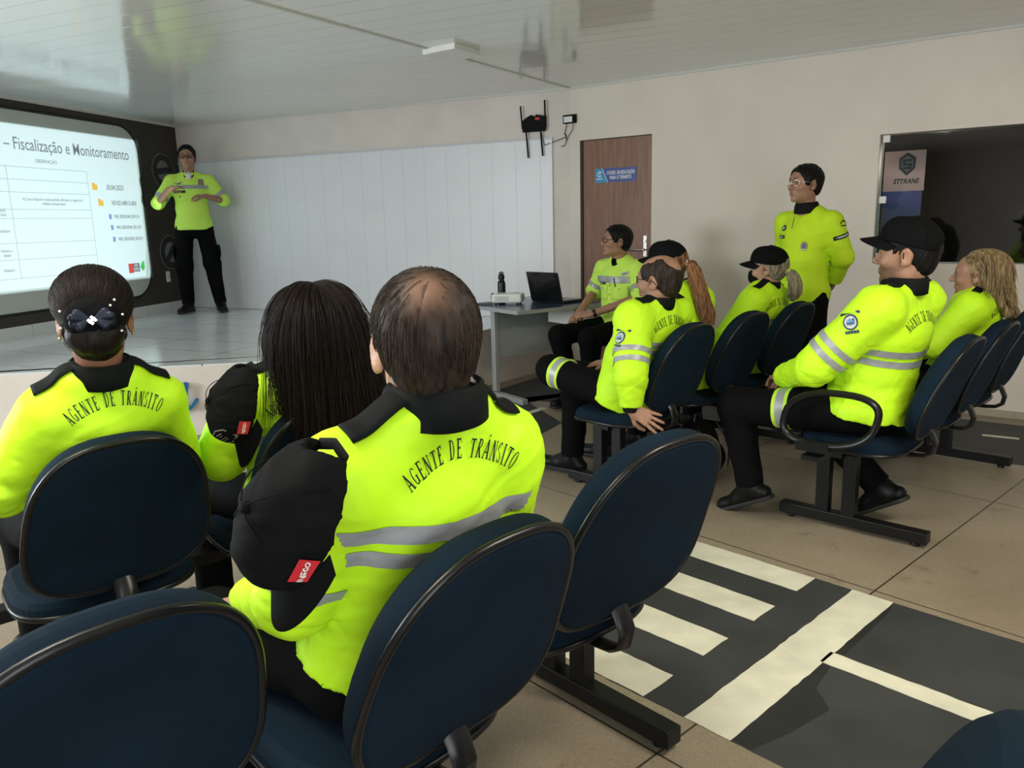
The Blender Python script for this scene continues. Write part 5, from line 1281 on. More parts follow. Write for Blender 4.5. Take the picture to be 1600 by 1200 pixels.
if want('P6'):
    g = person('woman in black cap and black face mask with ash blonde ponytail, in yellow jacket', (1.585, 4.69, 2.378), hip=(.05, .24, .55), tilt=.28, tw=.0, L=.47, sw=.145, bw=.92, head=(.06, .11, 1.105), hr=(.16, .0, 0), hk=.97, fem=True, skin_m='skin_light', h=.008, fold=.005, seed=61, hem=.1, pad=.01, hb=.005,
        armL=((-.22, .22, .72), (-.08, .48, .62)), armR=((.28, .22, .72), (.14, .48, .62)))
    collar(g, r=.066, hb=.045, drop=.02); lettering(g, H=.037, z=.40, x=-.02); epaulettes(g, w=.04, ln=.12, button=False); torso_bands(g, ((.25, .275), (.29, .315))); face(g)
    G6 = g
if want('P7'):
    g = person('large man in black cap and yellow jacket, sitting in profile beside the loop armrest', (1.756, 3.266, 2.378), hip=(-.02, .24, .59), tilt=.20, tw=-.10, L=.54, sw=.19, bw=1.18, bl=.07, head=(-.045, .125, 1.245), hr=(.16, .02, 0), hk=1.06, skin_m='skin_tan', h=.006, fold=.006, seed=71, hem=.02, sleeve=1.15, pad=.015, hb=.005, beard=.95, neck_r=.066,
        armL=((-.29, .38, .79), (-.06, .62, .68)), armR=((.29, .36, .78), (.08, .60, .68)), legL=((-.17, .80, .54), (-.13, .73, .14), (.1, .9, -.45), (0, .45, .9)), legR=((.17, .66, .53), (.16, .22, .16), (.0, .8, -.5), (0, .5, .85)), knee_r=.085)
    collar(g, r=.082, hb=.055, drop=.02); lettering(g, H=.037, z=.425, x=-.01); epaulettes(g, w=.055, ln=.14); torso_bands(g, ((.225, .255), (.27, .30))); sleeve_bands(g, -1, ((.60, .68), (.75, .83)), 'upper')
    crest(g, g.shL + (V3(-.29, .38, .79) - g.shL) * .30 + V3(-.1, 0, .03), (1, .1, -.2), (-.1, 1, -.25), 1.15)
    trouser_band(g, 1, ((.50, .53), (.60, .63)), 'lime_band'); trouser_band(g, 1, ((.53, .60),), 'silver_tape'); face(g); short_hair(g, 'hair_black', .0025, nape=-.075)
    G7 = g
if want('P8'):
    g = person('woman with long streaked blonde hair in yellow jacket, at the right edge', (2.56, 4.105, 2.378), hip=(-.02, .22, .55), tilt=.22, tw=.0, L=.47, sw=.145, bw=.92, head=(-.06, .145, 1.09), hr=(.18, .0, 0), hk=.97, fem=True, skin_m='skin_tan', h=.008, fold=.005, seed=81, hem=.1, pad=.01, hb=.005,
        armL=((-.25, .26, .74), (-.08, .50, .64)), armR=((.24, .24, .74), (.1, .48, .64)))
    collar(g, r=.068, hb=.05, drop=.02); lettering(g, H=.037, z=.40); epaulettes(g, w=.04, ln=.12, button=False); face(g, 'hair_blonde')
    G8 = g
if want('P9'):
    g = person('man in glasses standing against the white wall, hands behind his back', (1.9, 5.2, 3.70), hip=(0, 0, .93), tilt=.03, L=.52, sw=.175, bw=1.0, bl=.02, head=(0, .03, 1.605), hr=(-.25, .05, 0), hk=.98, shirt='hivis_knit', skin_m='skin_tan', h=.007, fold=.004, seed=91, hem=.10, sleeve=.93, hb=.005,
        armR=((.222, -.09, 1.15), (.06, -.20, .97), (-.9, .0, -.3), (0, 1, 0)), armL=((-.222, -.09, 1.15), (-.05, -.21, .95), (.9, 0, -.3), (0, 1, 0)), legR=((.10, .02, .50), (.11, -.01, .09), (.25, 1, 0)), legL=((-.10, .02, .50), (-.11, -.01, .09), (-.25, 1, 0)), short=.7)
    collar(g, r=.066, hb=.045, hf=.05, drop=.015, fwd=.024); face(g, 'hair_black', ('chrome', .8)); short_hair(g, 'hair_black', .010, rag=.004)
    patch(g, 'chest_badge', g.T(.10, .2, .40), (0, -1, 0), (-1, 0, 0), [(disc(16, .026, .018), 0), (disc(12, .013, .010), 1)], ['print_black', 'badge_white'])
    patch(g, 'name_tape', g.T(.12, .2, .345), (0, -1, 0), (-1, 0, 0), [(rect(-.045, -.010, .045, .010), 0), (rect(-.035, -.003, .030, .003), 1)], ['print_black', 'badge_white'])
    patch(g, 'chest_emblem', g.T(-.075, .2, .29), (0, -1, 0), (-1, 0, 0), [(disc(16, .020, .030), 0), (disc(12, .011, .016), 1), (rect(-.012, -.026, .012, -.018), 2)], ['badge_gold', 'badge_blue', 'badge_white'])
    a0 = g.shL + (V3(-.222, -.09, 1.15) - g.shL) * .30
    patch(g, 'sleeve_patch', a0 + V3(-.12, .02, .05), (1, -.15, 0), (-.15, -1, 0), [([(-.030, .0), (-.02, .02), (.0, .028), (.022, .018), (.030, .0), (.024, .0), (.018, .012), (.0, .02), (-.016, .013), (-.024, .0)], 0), (rect(-.022, -.010, .026, -.004), 0)], ['print_black'])
    patch(g, 'sleeve_tab', a0 + V3(-.12, .02, -.02), (1, -.15, 0), (-.15, -1, .35), [(rect(-.05, -.013, .05, .013), 0), (rect(-.04, -.004, .038, .004), 1)], ['print_black', 'badge_white'])
    b = MB(); b.tube([g.T(0, .128, .47), g.T(0.004, .140, .40)], .0022, 6); b.obj('zip', M['print_black'], g.t)
    G9 = g
if want('P10'):
    g = person('man in glasses and lime uniform shirt, seated beside the laptop, hands on his lap', (.85, 6.25, 3.85), hip=(0, .0, .60), tilt=.04, L=.52, sw=.175, bw=1., head=(0, .03, 1.25), hr=(-.55, .10, 0), shirt='hivis_shirt', skin_m='skin_tan', h=.007, fold=.005, seed=101, hem=.10, hb=.005,
        armR=((.27, -.02, .86), (.19, .26, .70), (-.3, .8, -.4), (0, .1, -1)), armL=((-.27, .06, .84), (-.02, .33, .72), (.9, .4, -.1), (.1, -.5, -.9)), short=.12, legR=((.16, .50, .56), (.10, .42, .10), (0, 1, 0)), legL=((-.14, .48, .56), (-.10, .42, .10), (0, 1, 0)))
    collar(g, 'hivis_shirt', r=.066, hb=.035, hf=.012, drop=.02, open_=.35, fwd=.02); face(g, 'hair_black', ('metal_dark', 1.)); short_hair(g, 'hair_black', .010, rag=.004)
    torso_bands(g, ((.335, .385),)); sleeve_bands(g, 1, ((.62, .80),)); sleeve_bands(g, -1, ((.62, .80),))
    implicit('undershirt', [ell(g.T(0, .055, g.L - .03), (.035, .035, .05))], .006, M['black_cloth'], g.t)
    fd = (0, -1, 0); rg = (-1, 0, 0)
    patch(g, 'name_tape', g.T(.09, .25, .325), fd, rg, [(rect(-.045, -.010, .045, .010), 0), (rect(-.038, -.003, .02, .003), 1)], ['print_black', 'badge_white'], off=.006)
    for s_ in (-1, 1): strip(g, 'pocket', .12, .11, 6, 6, g.T(s_ * .085, .25, .255), fd, rg, 'hivis_shirt', .002, .003); patch(g, 'button', g.T(s_ * .085, .25, .285), fd, rg, [(disc(10, .005), 0)], ['print_black'], off=.007)
    patch(g, 'pen', g.T(-.05, .25, .335), fd, (-1, 0, .2), [(rect(-.004, -.035, .004, .03), 0)], ['print_black'], off=.009)
    patch(g, 'chest_badge', g.T(-.12, .25, .40), fd, (-1, 0, .3), [(rect(-.03, -.014, .03, .014), 0), (rect(-.02, -.006, .02, .006), 1)], ['badge_white', 'badge_line'], off=.006)
    patch(g, 'sleeve_badge', g.shL + V3(-.15, .03, -.04), (1, -.25, 0), (-.25, -1, 0), [(disc(18, .034), 0), (disc(14, .022), 1), (rect(-.012, -.01, .004, .008), 0)], ['print_black', 'badge_white'])
    b = MB(); w = V3(*g.AL[1]); e = V3(*g.AL[0]); u = unit(w - e); b.tube([w - u * .035, w - u * .012], .031, 16); b.obj('wristwatch', M['black_plastic'], g.t)
    for z_ in (.10, .17, .24, .31): patch(g, 'button', g.T(0, .25, z_), fd, rg, [(disc(10, .0045), 0)], ['print_black'], off=.004)
    G10 = g
    st = thing('stool', 'dark stool under the man seated beside the desk', 'stool', (.85, 6.25, 0), 3.85 - PI / 2)
    b = MB(); b.lathe([(.18, .46), (.2, .475), (.2, .505), (.17, .52), (.02, .522)], n=28); b.obj('seat', M['navy_fabric'], st, .8)
    for k_ in range(4):
        a = PI / 4 + k_ * PI / 2; b = MB(); b.tube([(.14 * math.cos(a), .14 * math.sin(a), .465), (.2 * math.cos(a), .2 * math.sin(a), 0)], .014, 8); b.obj('leg', M['black_steel'], st, .8)
if want('P11'):
    g = person('presenter in glasses and lime uniform shirt, standing on the stage with hands raised', (-3.45, 8.98, 4.97), z0=ST, hip=(0, 0, .97), tilt=.0, L=.54, sw=.185, bw=1.08, bl=.04, head=(0, .04, 1.675), hr=(.0, .0, 0), hk=1.05, neck_r=.062, shirt='hivis_shirt', skin_m='skin_tan', h=.008, fold=.005, seed=111, hem=.06, hb=.006,
        armR=((.34, .02, 1.20), (.20, .22, 1.33), (-.85, .35, .25), (-.2, .3, -.9), dict(curl=.25)), armL=((-.33, .0, 1.22), (-.17, .25, 1.26), (.9, .4, .0), (0, .2, -1), dict(curl=.5)), short=.10, legR=((.14, .03, .54), (.14, .0, .09), (.35, 1, 0)), legL=((-.15, .03, .54), (-.20, .0, .09), (-.25, 1, 0)), knee_r=.09)
    collar(g, 'hivis_shirt', r=.066, hb=.04, hf=.012, drop=.02, open_=.35, fwd=.02); face(g, 'hair_black', ('black_plastic', 1.5)); short_hair(g, 'hair_black', .010, rag=.004)
    torso_bands(g, ((.375, .415),)); sleeve_bands(g, 1, ((.62, .80),)); sleeve_bands(g, -1, ((.62, .80),))
    implicit('undershirt', [ell(g.T(0, .066, g.L - .03), (.034, .026, .042))], .006, M['white_shirt'], g.t)
    b = MB(); b.tube([g.T(-.05, .045, g.L + .035), g.T(-.055, .055, g.L - .01), g.T(-.03, .085, g.L - .04)], .006, 6); b.tube([g.T(.05, .045, g.L + .035), g.T(.055, .055, g.L - .01), g.T(.03, .085, g.L - .04)], .006, 6); b.obj('collar_lining', M['black_cloth'], g.t)
    fd = (0, -1, 0); rg = (-1, 0, 0)
    patch(g, 'name_tape', g.T(.10, .3, .345), fd, rg, [(rect(-.06, -.013, .06, .013), 0), (rect(-.052, -.004, .025, .005), 1)], ['print_black', 'badge_white'], off=.006)
    patch(g, 'wing_badge', g.T(.11, .3, .435), fd, rg, [([(-.045, .010), (-.01, -.004), (.045, .016), (.02, -.016), (-.012, -.016)], 0)], ['badge_line'], off=.006)
    patch(g, 'chest_badge', g.T(-.12, .3, .445), fd, rg, [(rect(-.028, -.032, .028, .030), 0), (disc(12, .014, .02), 1)], ['badge_line', 'badge_gold'], off=.006)
    for s_ in (-1, 1): patch(g, 'button', g.T(s_ * .10, .3, .29), fd, rg, [(disc(10, .008), 0)], ['print_black'], off=.007)
    implicit('cargo_pocket', [ell(g.legs[1][1] + V3(-.085, 0, .13), (.02, .07, .08))], .008, M['black_cloth'], g.trousers); implicit('cargo_pocket', [ell(g.legs[0][1] + V3(.085, 0, .13), (.02, .07, .08))], .008, M['black_cloth'], g.trousers)
    G11 = g
# ------------------------------------------------------------------ hair and headgear
def tang(prims, P, d):
    n = fgrad(prims, P); d = d - n * (d * n).sum(-1, keepdims=True); return d / (np.linalg.norm(d, axis=-1, keepdims=True) + 1e-6)
def on_skull(H, n, seed, cond, g=.012):
    r = np.random.RandomState(seed); d = r.normal(size=(n * 4, 3)); d /= np.linalg.norm(d, axis=1)[:, None]; k = cond(d); d = d[k][:n]
    return np.array([H.c]) + (np.array([0, -.018, .032]) + d * np.array([.077 + g, .10 + g, .088 + g])) * H.k @ H.R.T
if want('P3'):
    g = G3; H = g.H; K3 = H.skull(.002) + [H.e((0, -.055, -.028), (.055, .048, .055), .03)]
    wh = np.array([-.005, -.085, .098])      # the whorl
    roots = on_skull(H, 2600, 5, lambda d: (d[:, 2] > -.35) & (d[:, 1] < .55), .002)
    q = H.loc(roots); dist = np.linalg.norm((q - wh) * [1, 1, .6], axis=1); keep = np.random.RandomState(2).rand(len(q)) < np.clip((dist - .010) / .055,   .42, 1); roots = roots[keep]
    def fl(P, i):
        q = H.loc(P) - wh; q[:, 2] -= .05; d = q @ H.R.T; d /= np.linalg.norm(d, axis=1, keepdims=True); d[:, 2] -= .5; return tang(K3, P, d)
    curve_hair('hair_strands', flow_strands(K3, roots, fl, 7, .0075, .0085, 4, snap=True, jit=.08), .0007, M['hair_greying'], hs)
if want('P1'):
    g = G1; H = g.H
    P = [H.e((0, -.022, .050), (.093, .112, .088), .03), H.e((0, -.06, -.02), (.064, .055, .060), .03), H.e((0, -.112, -.025), (.066, .046, .056), .02), H.e((0, -.055, -.065), (.050, .035, .035), .03),
         half(H.w(0, .082, .07), H.d(0, 1, -.35), 's', .006), H.e((0, .11, -.02), (.11, .085, .075), .008, 's')]
    for x in (-1, 1): P.append(H.e((x * .096, -.004, -.014), (.030, .026, .040), .005, 's'))
    hb_ = implicit('hair', P, .005, M['hair_brown_black'], g.t, folds(.002, 50, 3, H.d(0, 1, .3)))
    P1u = [p for p in P if p.op == 'u']; bun = np.array([0, -.125, .0])
    roots = on_skull(H, 1500, 8, lambda d: (d[:, 2] > -.1) & (d[:, 1] < .8), .02)
    def fl(Pp, i):
        d = (bun - H.loc(Pp)) @ H.R.T; return tang(P1u, Pp, d / np.linalg.norm(d, axis=1, keepdims=True))
    curve_hair('hair_strands', flow_strands(P1u, roots, fl, 9, .012, .003, 4, snap=True, jit=.06), .0007, M['hair_brown_black'], hb_)
    roots = on_skull(H, 500, 9, lambda d: (d[:, 2] < -.3) & (d[:, 1] < -.4), .012)
    def fl2(Pp, i):
        d = (np.array([0, -.13, -.01]) - H.loc(Pp)) @ H.R.T + np.array([0, 0, .02]); return tang(P1u, Pp, d / np.linalg.norm(d, axis=1, keepdims=True))
    curve_hair('hair_strands', flow_strands(P1u, roots, fl2, 6, .009, .006, 5, snap=True, jit=.35), .0006, M['hair_brown_black'], hb_)
    # bow
    bw_ = bpy.data.objects.new('hair_bow', None); link(bw_, g.t); bw_['label'] = 'navy satin bow with a crystal, on a dark net pinned with pearls'
    c = np.array([0, -.152, .018]); 
    def bl(x, y, z): return H.w(c[0] + x, c[1] + y, c[2] + z)
    bs = .68
    E_ = [ell(bl(0, .022, -.002), np.array((.064, .030, .054)) * H.k, .01, H.R)]; implicit('net', E_, .006, M['mask_black'], bw_, folds(.002, 90, 4))
    E_ = []
    for s in (-1, 1):
        for j, (a, ln) in enumerate(((.52, .05), (.18, .060), (-.18, .060), (-.55, .045))):
            E_.append(cap(bl(s * .004, -.012, 0), bl(s * ln * bs * math.cos(a), -.010 - .005 * (j % 2), ln * bs * math.sin(a)), .004, .0105, .002, flat=(H.d(0, 1, 0), .6)))
    implicit('ribbon', E_, .0035, M['navy_satin'], bw_)
    b = MB(); Rm = Matrix(H.R.tolist())
    for x, z in ((0, 0), (-.007, 0), (.007, 0), (0, .007), (0, -.007), (.004, .004), (-.004, -.004)): b.box(Vector(bl(x, -.022, z)), (.006, .006, .006), Rm @ Matrix.Rotation(.785, 3, 'Y'))
    b.obj('crystal', M['crystal'], bw_)
    for x, z in ((-.066, .022), (-.069, -.018), (.052, .042), (.042, .030), (.066, .006), (.060, -.034)):
        b = MB(); y = -.028 * math.sqrt(max(0, 1 - (x / .078) ** 2 - (z / .064) ** 2)) + .018; b.lathe([(0, -.0032), (.0026, -.0018), (.0032, 0), (.0026, .0018), (0, .0032)], Vector(bl(x, y, z)), 10); b.obj('pearl', M['white_gloss'], bw_, True)
    for s in (-1, 1):
        b = MB(); b.lathe([(0, -.005), (.003, -.003), (.004, 0), (.003, .003), (0, .005)], Vector(H.w(s * .084, .0, -.044)), 12); b.obj('earring', M['gold'], g.t, True)
def long_shell(g, m, fall, wide, thick=.016, side_fall=.16, seed=3, n=3200, K=26, seg=.018, rad=.0011, part=0., jit=.05, over=None, nape_only=False, back=-.75, tmax=.085, tmin=-.095, rr=.036):
    """straight hair from a parting, over the skull and down the back"""
    H = g.H; B = [H.e((0, -.022, .036), (.080 + thick, .102 + thick, .090 + thick), .03), half(H.w(0, .075, .07), H.d(0, 1, -.35), 's', .006), H.e((0, .112, -.03), (.066, .082, .085), .010, 's')]
    up = [H.e((0, -.05, -.03), (.082, .075, .085), .03)]
    for i in range(5):
        x = (-1 + .5 * i) * .066; a = H.w(x, -.062 - .022 * (1 - abs(x) / .07), -.02); zz = fall * (1 - .12 * abs(-1 + .5 * i)); b_ = np.array([a[0], a[1], a[2] - zz]) + (over(x, zz) if over else H.d(x * wide, -.02, 0)); up.append(cap(a, b_, rr, rr * .75, .03))
    if not nape_only:
        for s in (-1, 1): a = H.w(s * .076, -.018, .0); up.append(cap(a, a + V3(0, 0, -side_fall) + H.d(s * .012, -.03, 0), .026, .022, .03))
    o = implicit('hair', B[:1] + up + B[1:], .006, M[m], g.t, folds(.003, 26, seed, (0, 0, 1)))
    Kp = [B[0]] + up; Kb = Kp
    r = np.random.RandomState(seed); t = r.uniform(tmin, tmax, n); sd_ = np.where(r.rand(n) < .5, -1., 1.)
    q = np.stack([part + sd_ * np.abs(r.normal(0, .022, n)), t - .03, np.full(n, .0)], 1)
    a = (q[:, 0] / (.080 + thick)) ** 2 + ((q[:, 1] + .022) / (.102 + thick)) ** 2; q[:, 2] = .036 + (.090 + thick) * np.sqrt(np.clip(1 - a, .05, 1)); roots = H.c + q * H.k @ H.R.T
    side = np.sign(q[:, 0] - part); yq = q[:, 1].copy()
    def fl(P, i):
        ql = H.loc(P); d = np.stack([side * np.clip(1 - i / 7., 0, 1) * np.where(yq > .02, .9, np.clip(.35 + yq * 5, .08, .9)), np.where(yq > -.0, back, -.6) * np.clip(1 - i / 10., 0, 1), -.35 - .12 * i * np.ones(len(P))], 1) @ H.R.T
        d[:, 2] -= .08 * i
        return tang(Kp, P, d)
    S = flow_strands(Kp, roots, fl, K, seg, .004, seed, jit=jit); curve_hair('hair_strands', S, rad, M[m], o); return o
if want('P2'): long_shell(G2, 'hair_brown_black', .34, .10, thick=.004, side_fall=.16, seed=32, n=3600, K=28, seg=.0175, rad=.0011, nape_only=True, rr=.032, over=lambda x, zz: G2.H.d(x * .1 + .055, -.03, 0))
if want('P8'):
    long_shell(G8, 'hair_blonde', .20, .1, thick=.003, rr=.026, side_fall=.10, seed=82, n=2600, K=18, seg=.0165, rad=.0013, jit=.025, part=.01, over=lambda x, zz: G8.H.d(.02, -.10, 0), nape_only=True, back=-1.5, tmax=.07)
def ponytail(g, a, pts, m, tie, seed, r0=.022, r1=.034):
    """gathered tail: a swept bundle with loose strands"""
    pts = [V3(*p) for p in pts]; P = []
    n = len(pts); rr = [r0 + (r1 - r0) * math.sin(PI * min(1, (i + .3) / (n - .2)) * .62) for i in range(n)]; rr[-1] *= .55
    for i in range(n - 1): P.append(cap(pts[i], pts[i + 1], rr[i], rr[i + 1], .015))
    o = implicit('ponytail', P, .006, M[m], g.t, folds(.003, 40, seed, (0, 0, 1)))
    r = np.random.RandomState(seed); N = 1000; L = []
    T_ = np.linspace(0, n - 1, 14)
    for k in range(N):
        ph = r.uniform(0, 6.28); q = r.uniform(.85, 1.3); s = []; wv = r.uniform(0, 6.28); wa = r.uniform(.0, .006)
        off = V3(math.cos(ph), math.sin(ph), 0) * q
        for t in T_:
            i = min(int(t), n - 2); f = t - i; c = pts[i] * (1 - f) + pts[i + 1] * f; s.append(c + off * (rr[i] * (1 - f) + rr[i + 1] * f) + V3(math.cos(wv + t * 2.2), math.sin(wv + t * 1.7), 0) * wa + r.normal(size=3) * .0012)
        L.append(s)
    curve_hair('hair_strands', np.array(L), .0014, M[m], o)
    b = MB(); d = unit(pts[1] - pts[0]); b.tube([pts[0] - d * .004, pts[0] + d * .016], r0 * 1.12, 16); b.obj('hair_tie', M[tie], g.t, True)
def scalp_hair(g, m, low=-.06):
    H = g.H; P = [H.e((0, -.022, .03), (.084, .105, .09), .03), H.e((0, -.05, -.02), (.07, .05, .05), .03), half(H.w(0, .05, .05), H.d(0, 1, -.3), 's', .004), H.e((0, .10, -.02), (.10, .080, .08), .006, 's'), half(H.w(0, -.05, low), H.d(0, .3, -1), 's', .006)]
    for x in (-1, 1): P.append(H.e((x * .090, -.004, -.012), (.03, .022, .036), .004, 's'))
    return implicit('hair', P, .0055, M[m], g.t, folds(.002, 50, 5, H.d(0, 1, 0)))
def worn_cap(g, k=1.0, tilt=0., dz=.004, **kw):
    t = bpy.data.objects.new('cap', None); link(t, g.t); R = g.H.R @ rotm(0, tilt, 0); cap_parts(g.H.w(0, 0, dz), R, g.H.k * k, t, **kw); return t
if want('P5'):
    g = G5; scalp_hair(g, 'hair_copper'); worn_cap(g, 1.02); H = g.H; a = H.w(0, -.122, .015)
    ponytail(g, a, [a, a + H.d(0, -.03, -.015), a + H.d(.0, -.055, -.09), a + H.d(.0, -.085, -.18), a + H.d(.0, -.115, -.27), a + H.d(.0, -.13, -.33)], 'hair_copper', 'white_gloss', 5, .018, .034)
if want('P6'):
    g = G6; scalp_hair(g, 'hair_ash'); worn_cap(g, 1.05); H = g.H; a = H.w(0, -.118, -.012)
    ponytail(g, a, [a, a + H.d(.0, -.03, -.02), a + H.d(-.01, -.05, -.07), a + H.d(-.01, -.045, -.13), a + H.d(-.01, -.04, -.16)], 'hair_ash', 'lime_band', 6, .02, .030)
    P = [H.e((0, .060, -.055), (.056, .062, .052), .02), H.e((0, .075, -.03), (.036, .045, .035), .02), half(H.w(0, .02, 0), H.d(0, -1, .12), 's'), half(H.w(0, .09, -.006), H.d(0, .25, 1), 's')]; mk = implicit('face_mask', P, .0045, M['mask_black'], g.t)
    for s in (-1, 1):
        b = MB(); b.tube([H.w(s * .054, .03, -.03), H.w(s * .074, .0, -.012), H.w(s * .084, -.016, .0)], .0018, 6); b.tube([H.w(s * .05, .03, -.07), H.w(s * .072, .0, -.045), H.w(s * .084, -.016, -.025)], .0018, 6); b.obj('ear_loop', M['mask_black'], mk, True)
    b = MB(); b.lathe([(0, -.004), (.003, -.002), (.0035, 0), (.003, .002), (0, .004)], Vector(H.w(-.084, .0, -.042)), 10); b.obj('earring', M['white_gloss'], g.t, True)
if want('P7'): worn_cap(G7, 1.04, .13, .012)

def hung_cap(px_center, ydir, zdir, k, label, badge=False, text=None):
    """cap hanging by its strap; ydir: where the brim points, zdir: where the crown points (world)"""
    y = unit(ydir); z = np.asarray(zdir, float); z = unit(z - y * (z @ y)); x = np.cross(y, z); R = np.stack([x, y, z], 1)
    t = thing('cap', label, 'cap', tuple(px_center), 0, 'caps hanging from shoulder straps')
    cr, br, Wc = cap_parts(V3(0, 0, 0), R, k, t, hollow=True, wide=.86)
    tr = bvh(cr)
    def put(cen, d, right, polys, mats, name, off=.0015):
        d = unit(d); right = unit(right - d * (right @ d)); up_ = np.cross(right, d); V = []; F = []; I = []
        for pl, mi in polys:
            P = [None if h is None else h for h in drape(tr, [cen + right * u + up_ * v for u, v in pl], d, off + .0008 * mi)]
            if any(p is None for p in P): continue
            b0 = len(V); V += P; F.append(tuple(range(b0, b0 + len(P)))); I.append(mi)
        if F: return mesh(name, V, F, [M[q] for q in mats], t, False, I)
    # red woven tag on the side, near the opening
    o = put(Wc(-.12, .050, .058), x, y, [(rect(-.016, -.013, .016, .013), 0)], ['red_tag'], 'red_tag', off=.005)
    if text and o:
        V, F = text_mesh(text, .0105, .9, .0003); d = unit(x); rr = unit(y); up_ = np.cross(rr, d); P = drape(tr, [Wc(-.12, .050, .058) + rr * -u_ + up_ * -v_ for u_, v_ in V], d, .0065)
        if all(p is not None for p in P): mesh('tag_text', P, F, M['white_gloss'], o)
    if badge:
        hexa_ = [(-.026, .02), (0, .028), (.026, .02), (.022, -.016), (0, -.024), (-.022, -.016)]
        ring_ = [([hexa_[i], hexa_[(i + 1) % 6], tuple(.86 * q for q in hexa_[(i + 1) % 6]), tuple(.86 * q for q in hexa_[i])], 0) for i in range(6)]
        inner = [(rect(-.012, .004, .012, .006), 0), (rect(-.009, .010, .008, .012), 0), (rect(-.006, -.004, .007, -.002), 0), (rect(-.010, -.011, .010, -.008), 0)]
        put(Wc(-.035, .100, .120), R @ V3(.25, -.6, -.75), R @ V3(1, .32, 0), ring_ + inner, ['badge_line'], 'badge')
    return t
if want('P3'):
    hung_cap((-.250, .997, 1.045), (-.34, -.12, -1), (-.72, -.68, .05), .91, 'black cap with red tag hanging from the shoulder strap of the man with thinning hair', text='INEGO')
if want('P2'):
    hung_cap((-.660, 2.005, .975), (-.12, -.12, -1), (-.74, -.66, .05), .94, 'black cap with outlined badge hanging from the long-haired woman\'s shoulder', badge=True, text='NEGO')

# ------------------------------------------------------------------ backpack under the chairs
t = thing('backpack', 'black backpack with buckles on the floor under the chairs behind the balding man', 'backpack', (1.02, 4.28, 0), .75)
implicit('bag_body', [ell((0, 0, .16), (.16, .10, .17), .03), cap((-.1, 0, .08), (.1, 0, .08), .085, .085, .05), half((0, 0, .004), (0, 0, -1))], .009, M['black_cloth'], t, folds(.008, 18, 6))
implicit('front_pocket', [ell((0, -.10, .12), (.11, .045, .09), .02)], .008, M['cap_cloth'], t, folds(.004, 22, 7))
for x in (-.09, .09):
    b = MB(); b.tube([(x, -.06, .30), (x, -.115, .24), (x, -.15, .16), (x, -.14, .07)], .012, 8, sc=(1, .3)); b.box((x, -.155, .15), (.035, .012, .03)); b.obj('strap', M['black_plastic'], t, .7)
b = MB(); b.tube([(-.04, 0, .32), (-.03, 0, .36), (.03, 0, .36), (.04, 0, .32)], .008, 8); b.obj('handle', M['black_plastic'], t, .8)
# ------------------------------------------------------------------ light and camera
W = bpy.data.worlds.new('daylight'); SC.world = W; W.use_nodes = True
W.node_tree.nodes['Background'].inputs[0].default_value = (.62, .80, 1., 1); W.node_tree.nodes['Background'].inputs[1].default_value = 1.0
def area(name, loc, target, sx, sy, power, col, spread=PI):
    l = bpy.data.lights.new(name, 'AREA'); l.shape = 'RECTANGLE'; l.size = sx; l.size_y = sy; l.energy = power; l.color = col; l.spread = spread
    o = bpy.data.objects.new(name, l); link(o); o.location = loc
    d = Vector(target) - Vector(loc); o.rotation_euler = d.to_track_quat('-Z', 'Y').to_euler(); return o
area('entrance_daylight', ((ex0 + ex1) / 2, BY + .02, (ez0 + ez1) / 2), ((ex0 + ex1) / 2, BY + 5, 1.25), ex1 - ex0, ez1 - ez0, 125, (.95, .98, 1.))
wc = WL.p((LS0 + LS1) / 2, .02, (LZ0 + LZ1) / 2); area('side_window_daylight', wc, wc + LN * 3, LS1 - LS0, LZ1 - LZ0, 195, (.86, .95, 1.))
area('ceiling_lamp', (1.9, 1.4, HC - .03), (1.9, 1.5, 0), 1.2, .6, 62, (1., .92, .78))
area('ceiling_lamp', (-1.5, 1.3, HC - .03), (-1.5, 1.4, 0), 1.2, .6, 50, (1., .94, .82))
bp_ = WR.p(2.86, -.5, 2.4); area('banner_fill_light', bp_, WR.p(2.8, -.15, 1.6), .3, .3, 6, (1., .93, .88), 2.)  # added fill light over the banner, only to brighten it behind the glass
cam = bpy.data.cameras.new('camera'); co = bpy.data.objects.new('camera', cam); link(co)
cam.sensor_width = 36; cam.sensor_fit = 'HORIZONTAL'; cam.lens = 1250 / 1600 * 36; cam.clip_start = .05
pit = math.atan(254 / 1250.); rol = .024; cp, sp = math.cos(pit), math.sin(pit)
fw, up, rt = Vector((0, cp, -sp)), Vector((0, sp, cp)), Vector((1, 0, 0))
r2 = rt * math.cos(rol) - up * math.sin(rol); u2 = rt * math.sin(rol) + up * math.cos(rol)
co.matrix_world = Matrix.Translation((0, 0, 1.42)) @ Matrix((r2, u2, -fw)).transposed().to_4x4()
SC.camera = co
SC.view_settings.view_transform = 'Standard'; SC.view_settings.look = 'None'; SC.view_settings.gamma = 1; SC.view_settings.exposure = 0.; SC.view_settings.use_curve_mapping = False
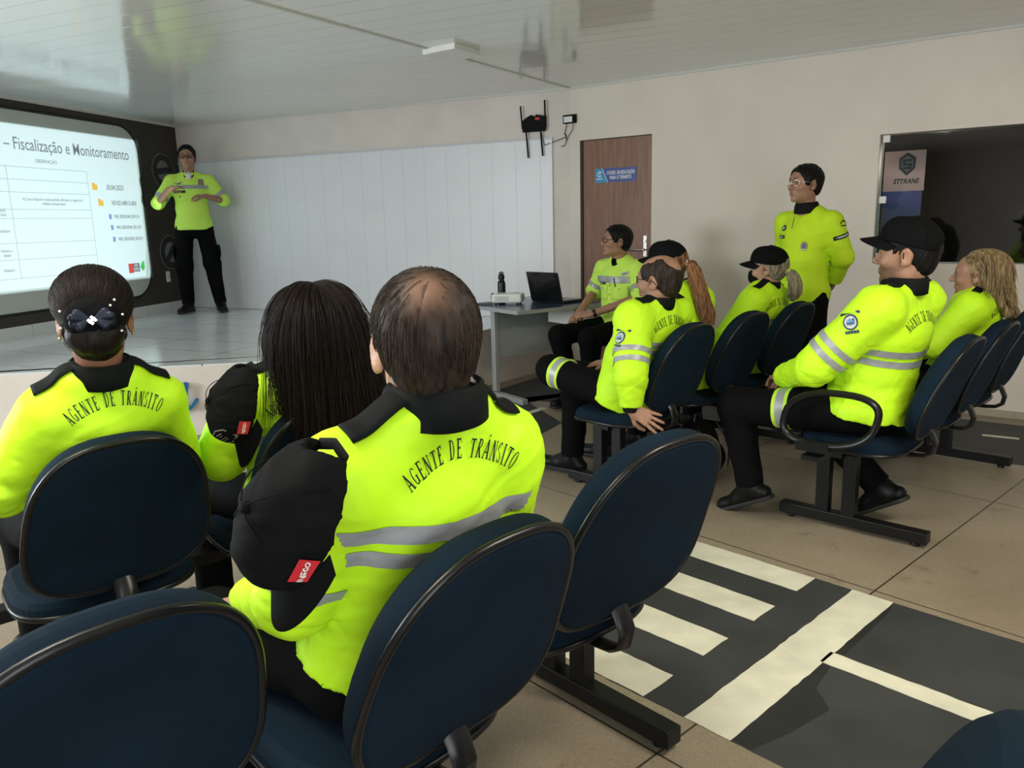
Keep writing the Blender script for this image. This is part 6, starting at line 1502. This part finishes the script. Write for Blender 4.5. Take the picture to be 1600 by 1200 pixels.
# the projector's own lamp: a spot whose beam is cut to the slide
def proj_light():
    l = bpy.data.lights.new('projector_lamp', 'SPOT'); l.energy = 820; l.spot_size = math.radians(60); l.spot_blend = 0; l.shadow_soft_size = .012; l.color = (.74, .97, 1.)
    o = bpy.data.objects.new('projector_lamp', l); link(o)
    pos = Vector(PROJ.matrix_world.translation) if False else Vector(PROJ.location) + Vector((-.16, .04, .06)); o.location = pos
    c = WL.p(1.99, 0, 1.645); d = c - pos; o.rotation_euler = d.to_track_quat('-Z', 'Y').to_euler()
    R = d.to_track_quat('-Z', 'Y').to_matrix()
    cs = []
    for s, z in ((.67, .905), (3.28, .905), (3.28, 2.37), (.67, 2.37)):
        v = R.transposed() @ (WL.p(s, 0, z) - pos); cs.append((v.x / -v.z, v.y / -v.z))
    l.use_nodes = True; N, L = l.node_tree.nodes, l.node_tree.links; em = N['Emission']
    tc = N.new('ShaderNodeTexCoord'); sx = N.new('ShaderNodeSeparateXYZ'); L.new(tc.outputs['Normal'], sx.inputs[0])
    def mth(op, a, b_=None):
        n = N.new('ShaderNodeMath'); n.operation = op
        for i, q in enumerate((a, b_)):
            if q is None: continue
            if isinstance(q, (int, float)): n.inputs[i].default_value = q
            else: L.new(q, n.inputs[i])
        return n.outputs[0]
    az = mth('ABSOLUTE', sx.outputs['Z']); X = mth('DIVIDE', sx.outputs['X'], az); Y = mth('DIVIDE', sx.outputs['Y'], az)
    acc = None
    for i in range(4):      # inside test against the four edges of the projected rectangle
        (x0, y0), (x1, y1) = cs[i], cs[(i + 1) % 4]; nx, ny = -(y1 - y0), (x1 - x0); k = (cs[0][0] + cs[2][0]) / 2, (cs[0][1] + cs[2][1]) / 2
        if nx * (k[0] - x0) + ny * (k[1] - y0) < 0: nx, ny = -nx, -ny
        e = mth('GREATER_THAN', mth('ADD', mth('MULTIPLY', X, nx), mth('MULTIPLY', Y, ny)), nx * x0 + ny * y0)
        acc = e if acc is None else mth('MULTIPLY', acc, e)
    L.new(acc, em.inputs['Strength'])
    return o
proj_light()
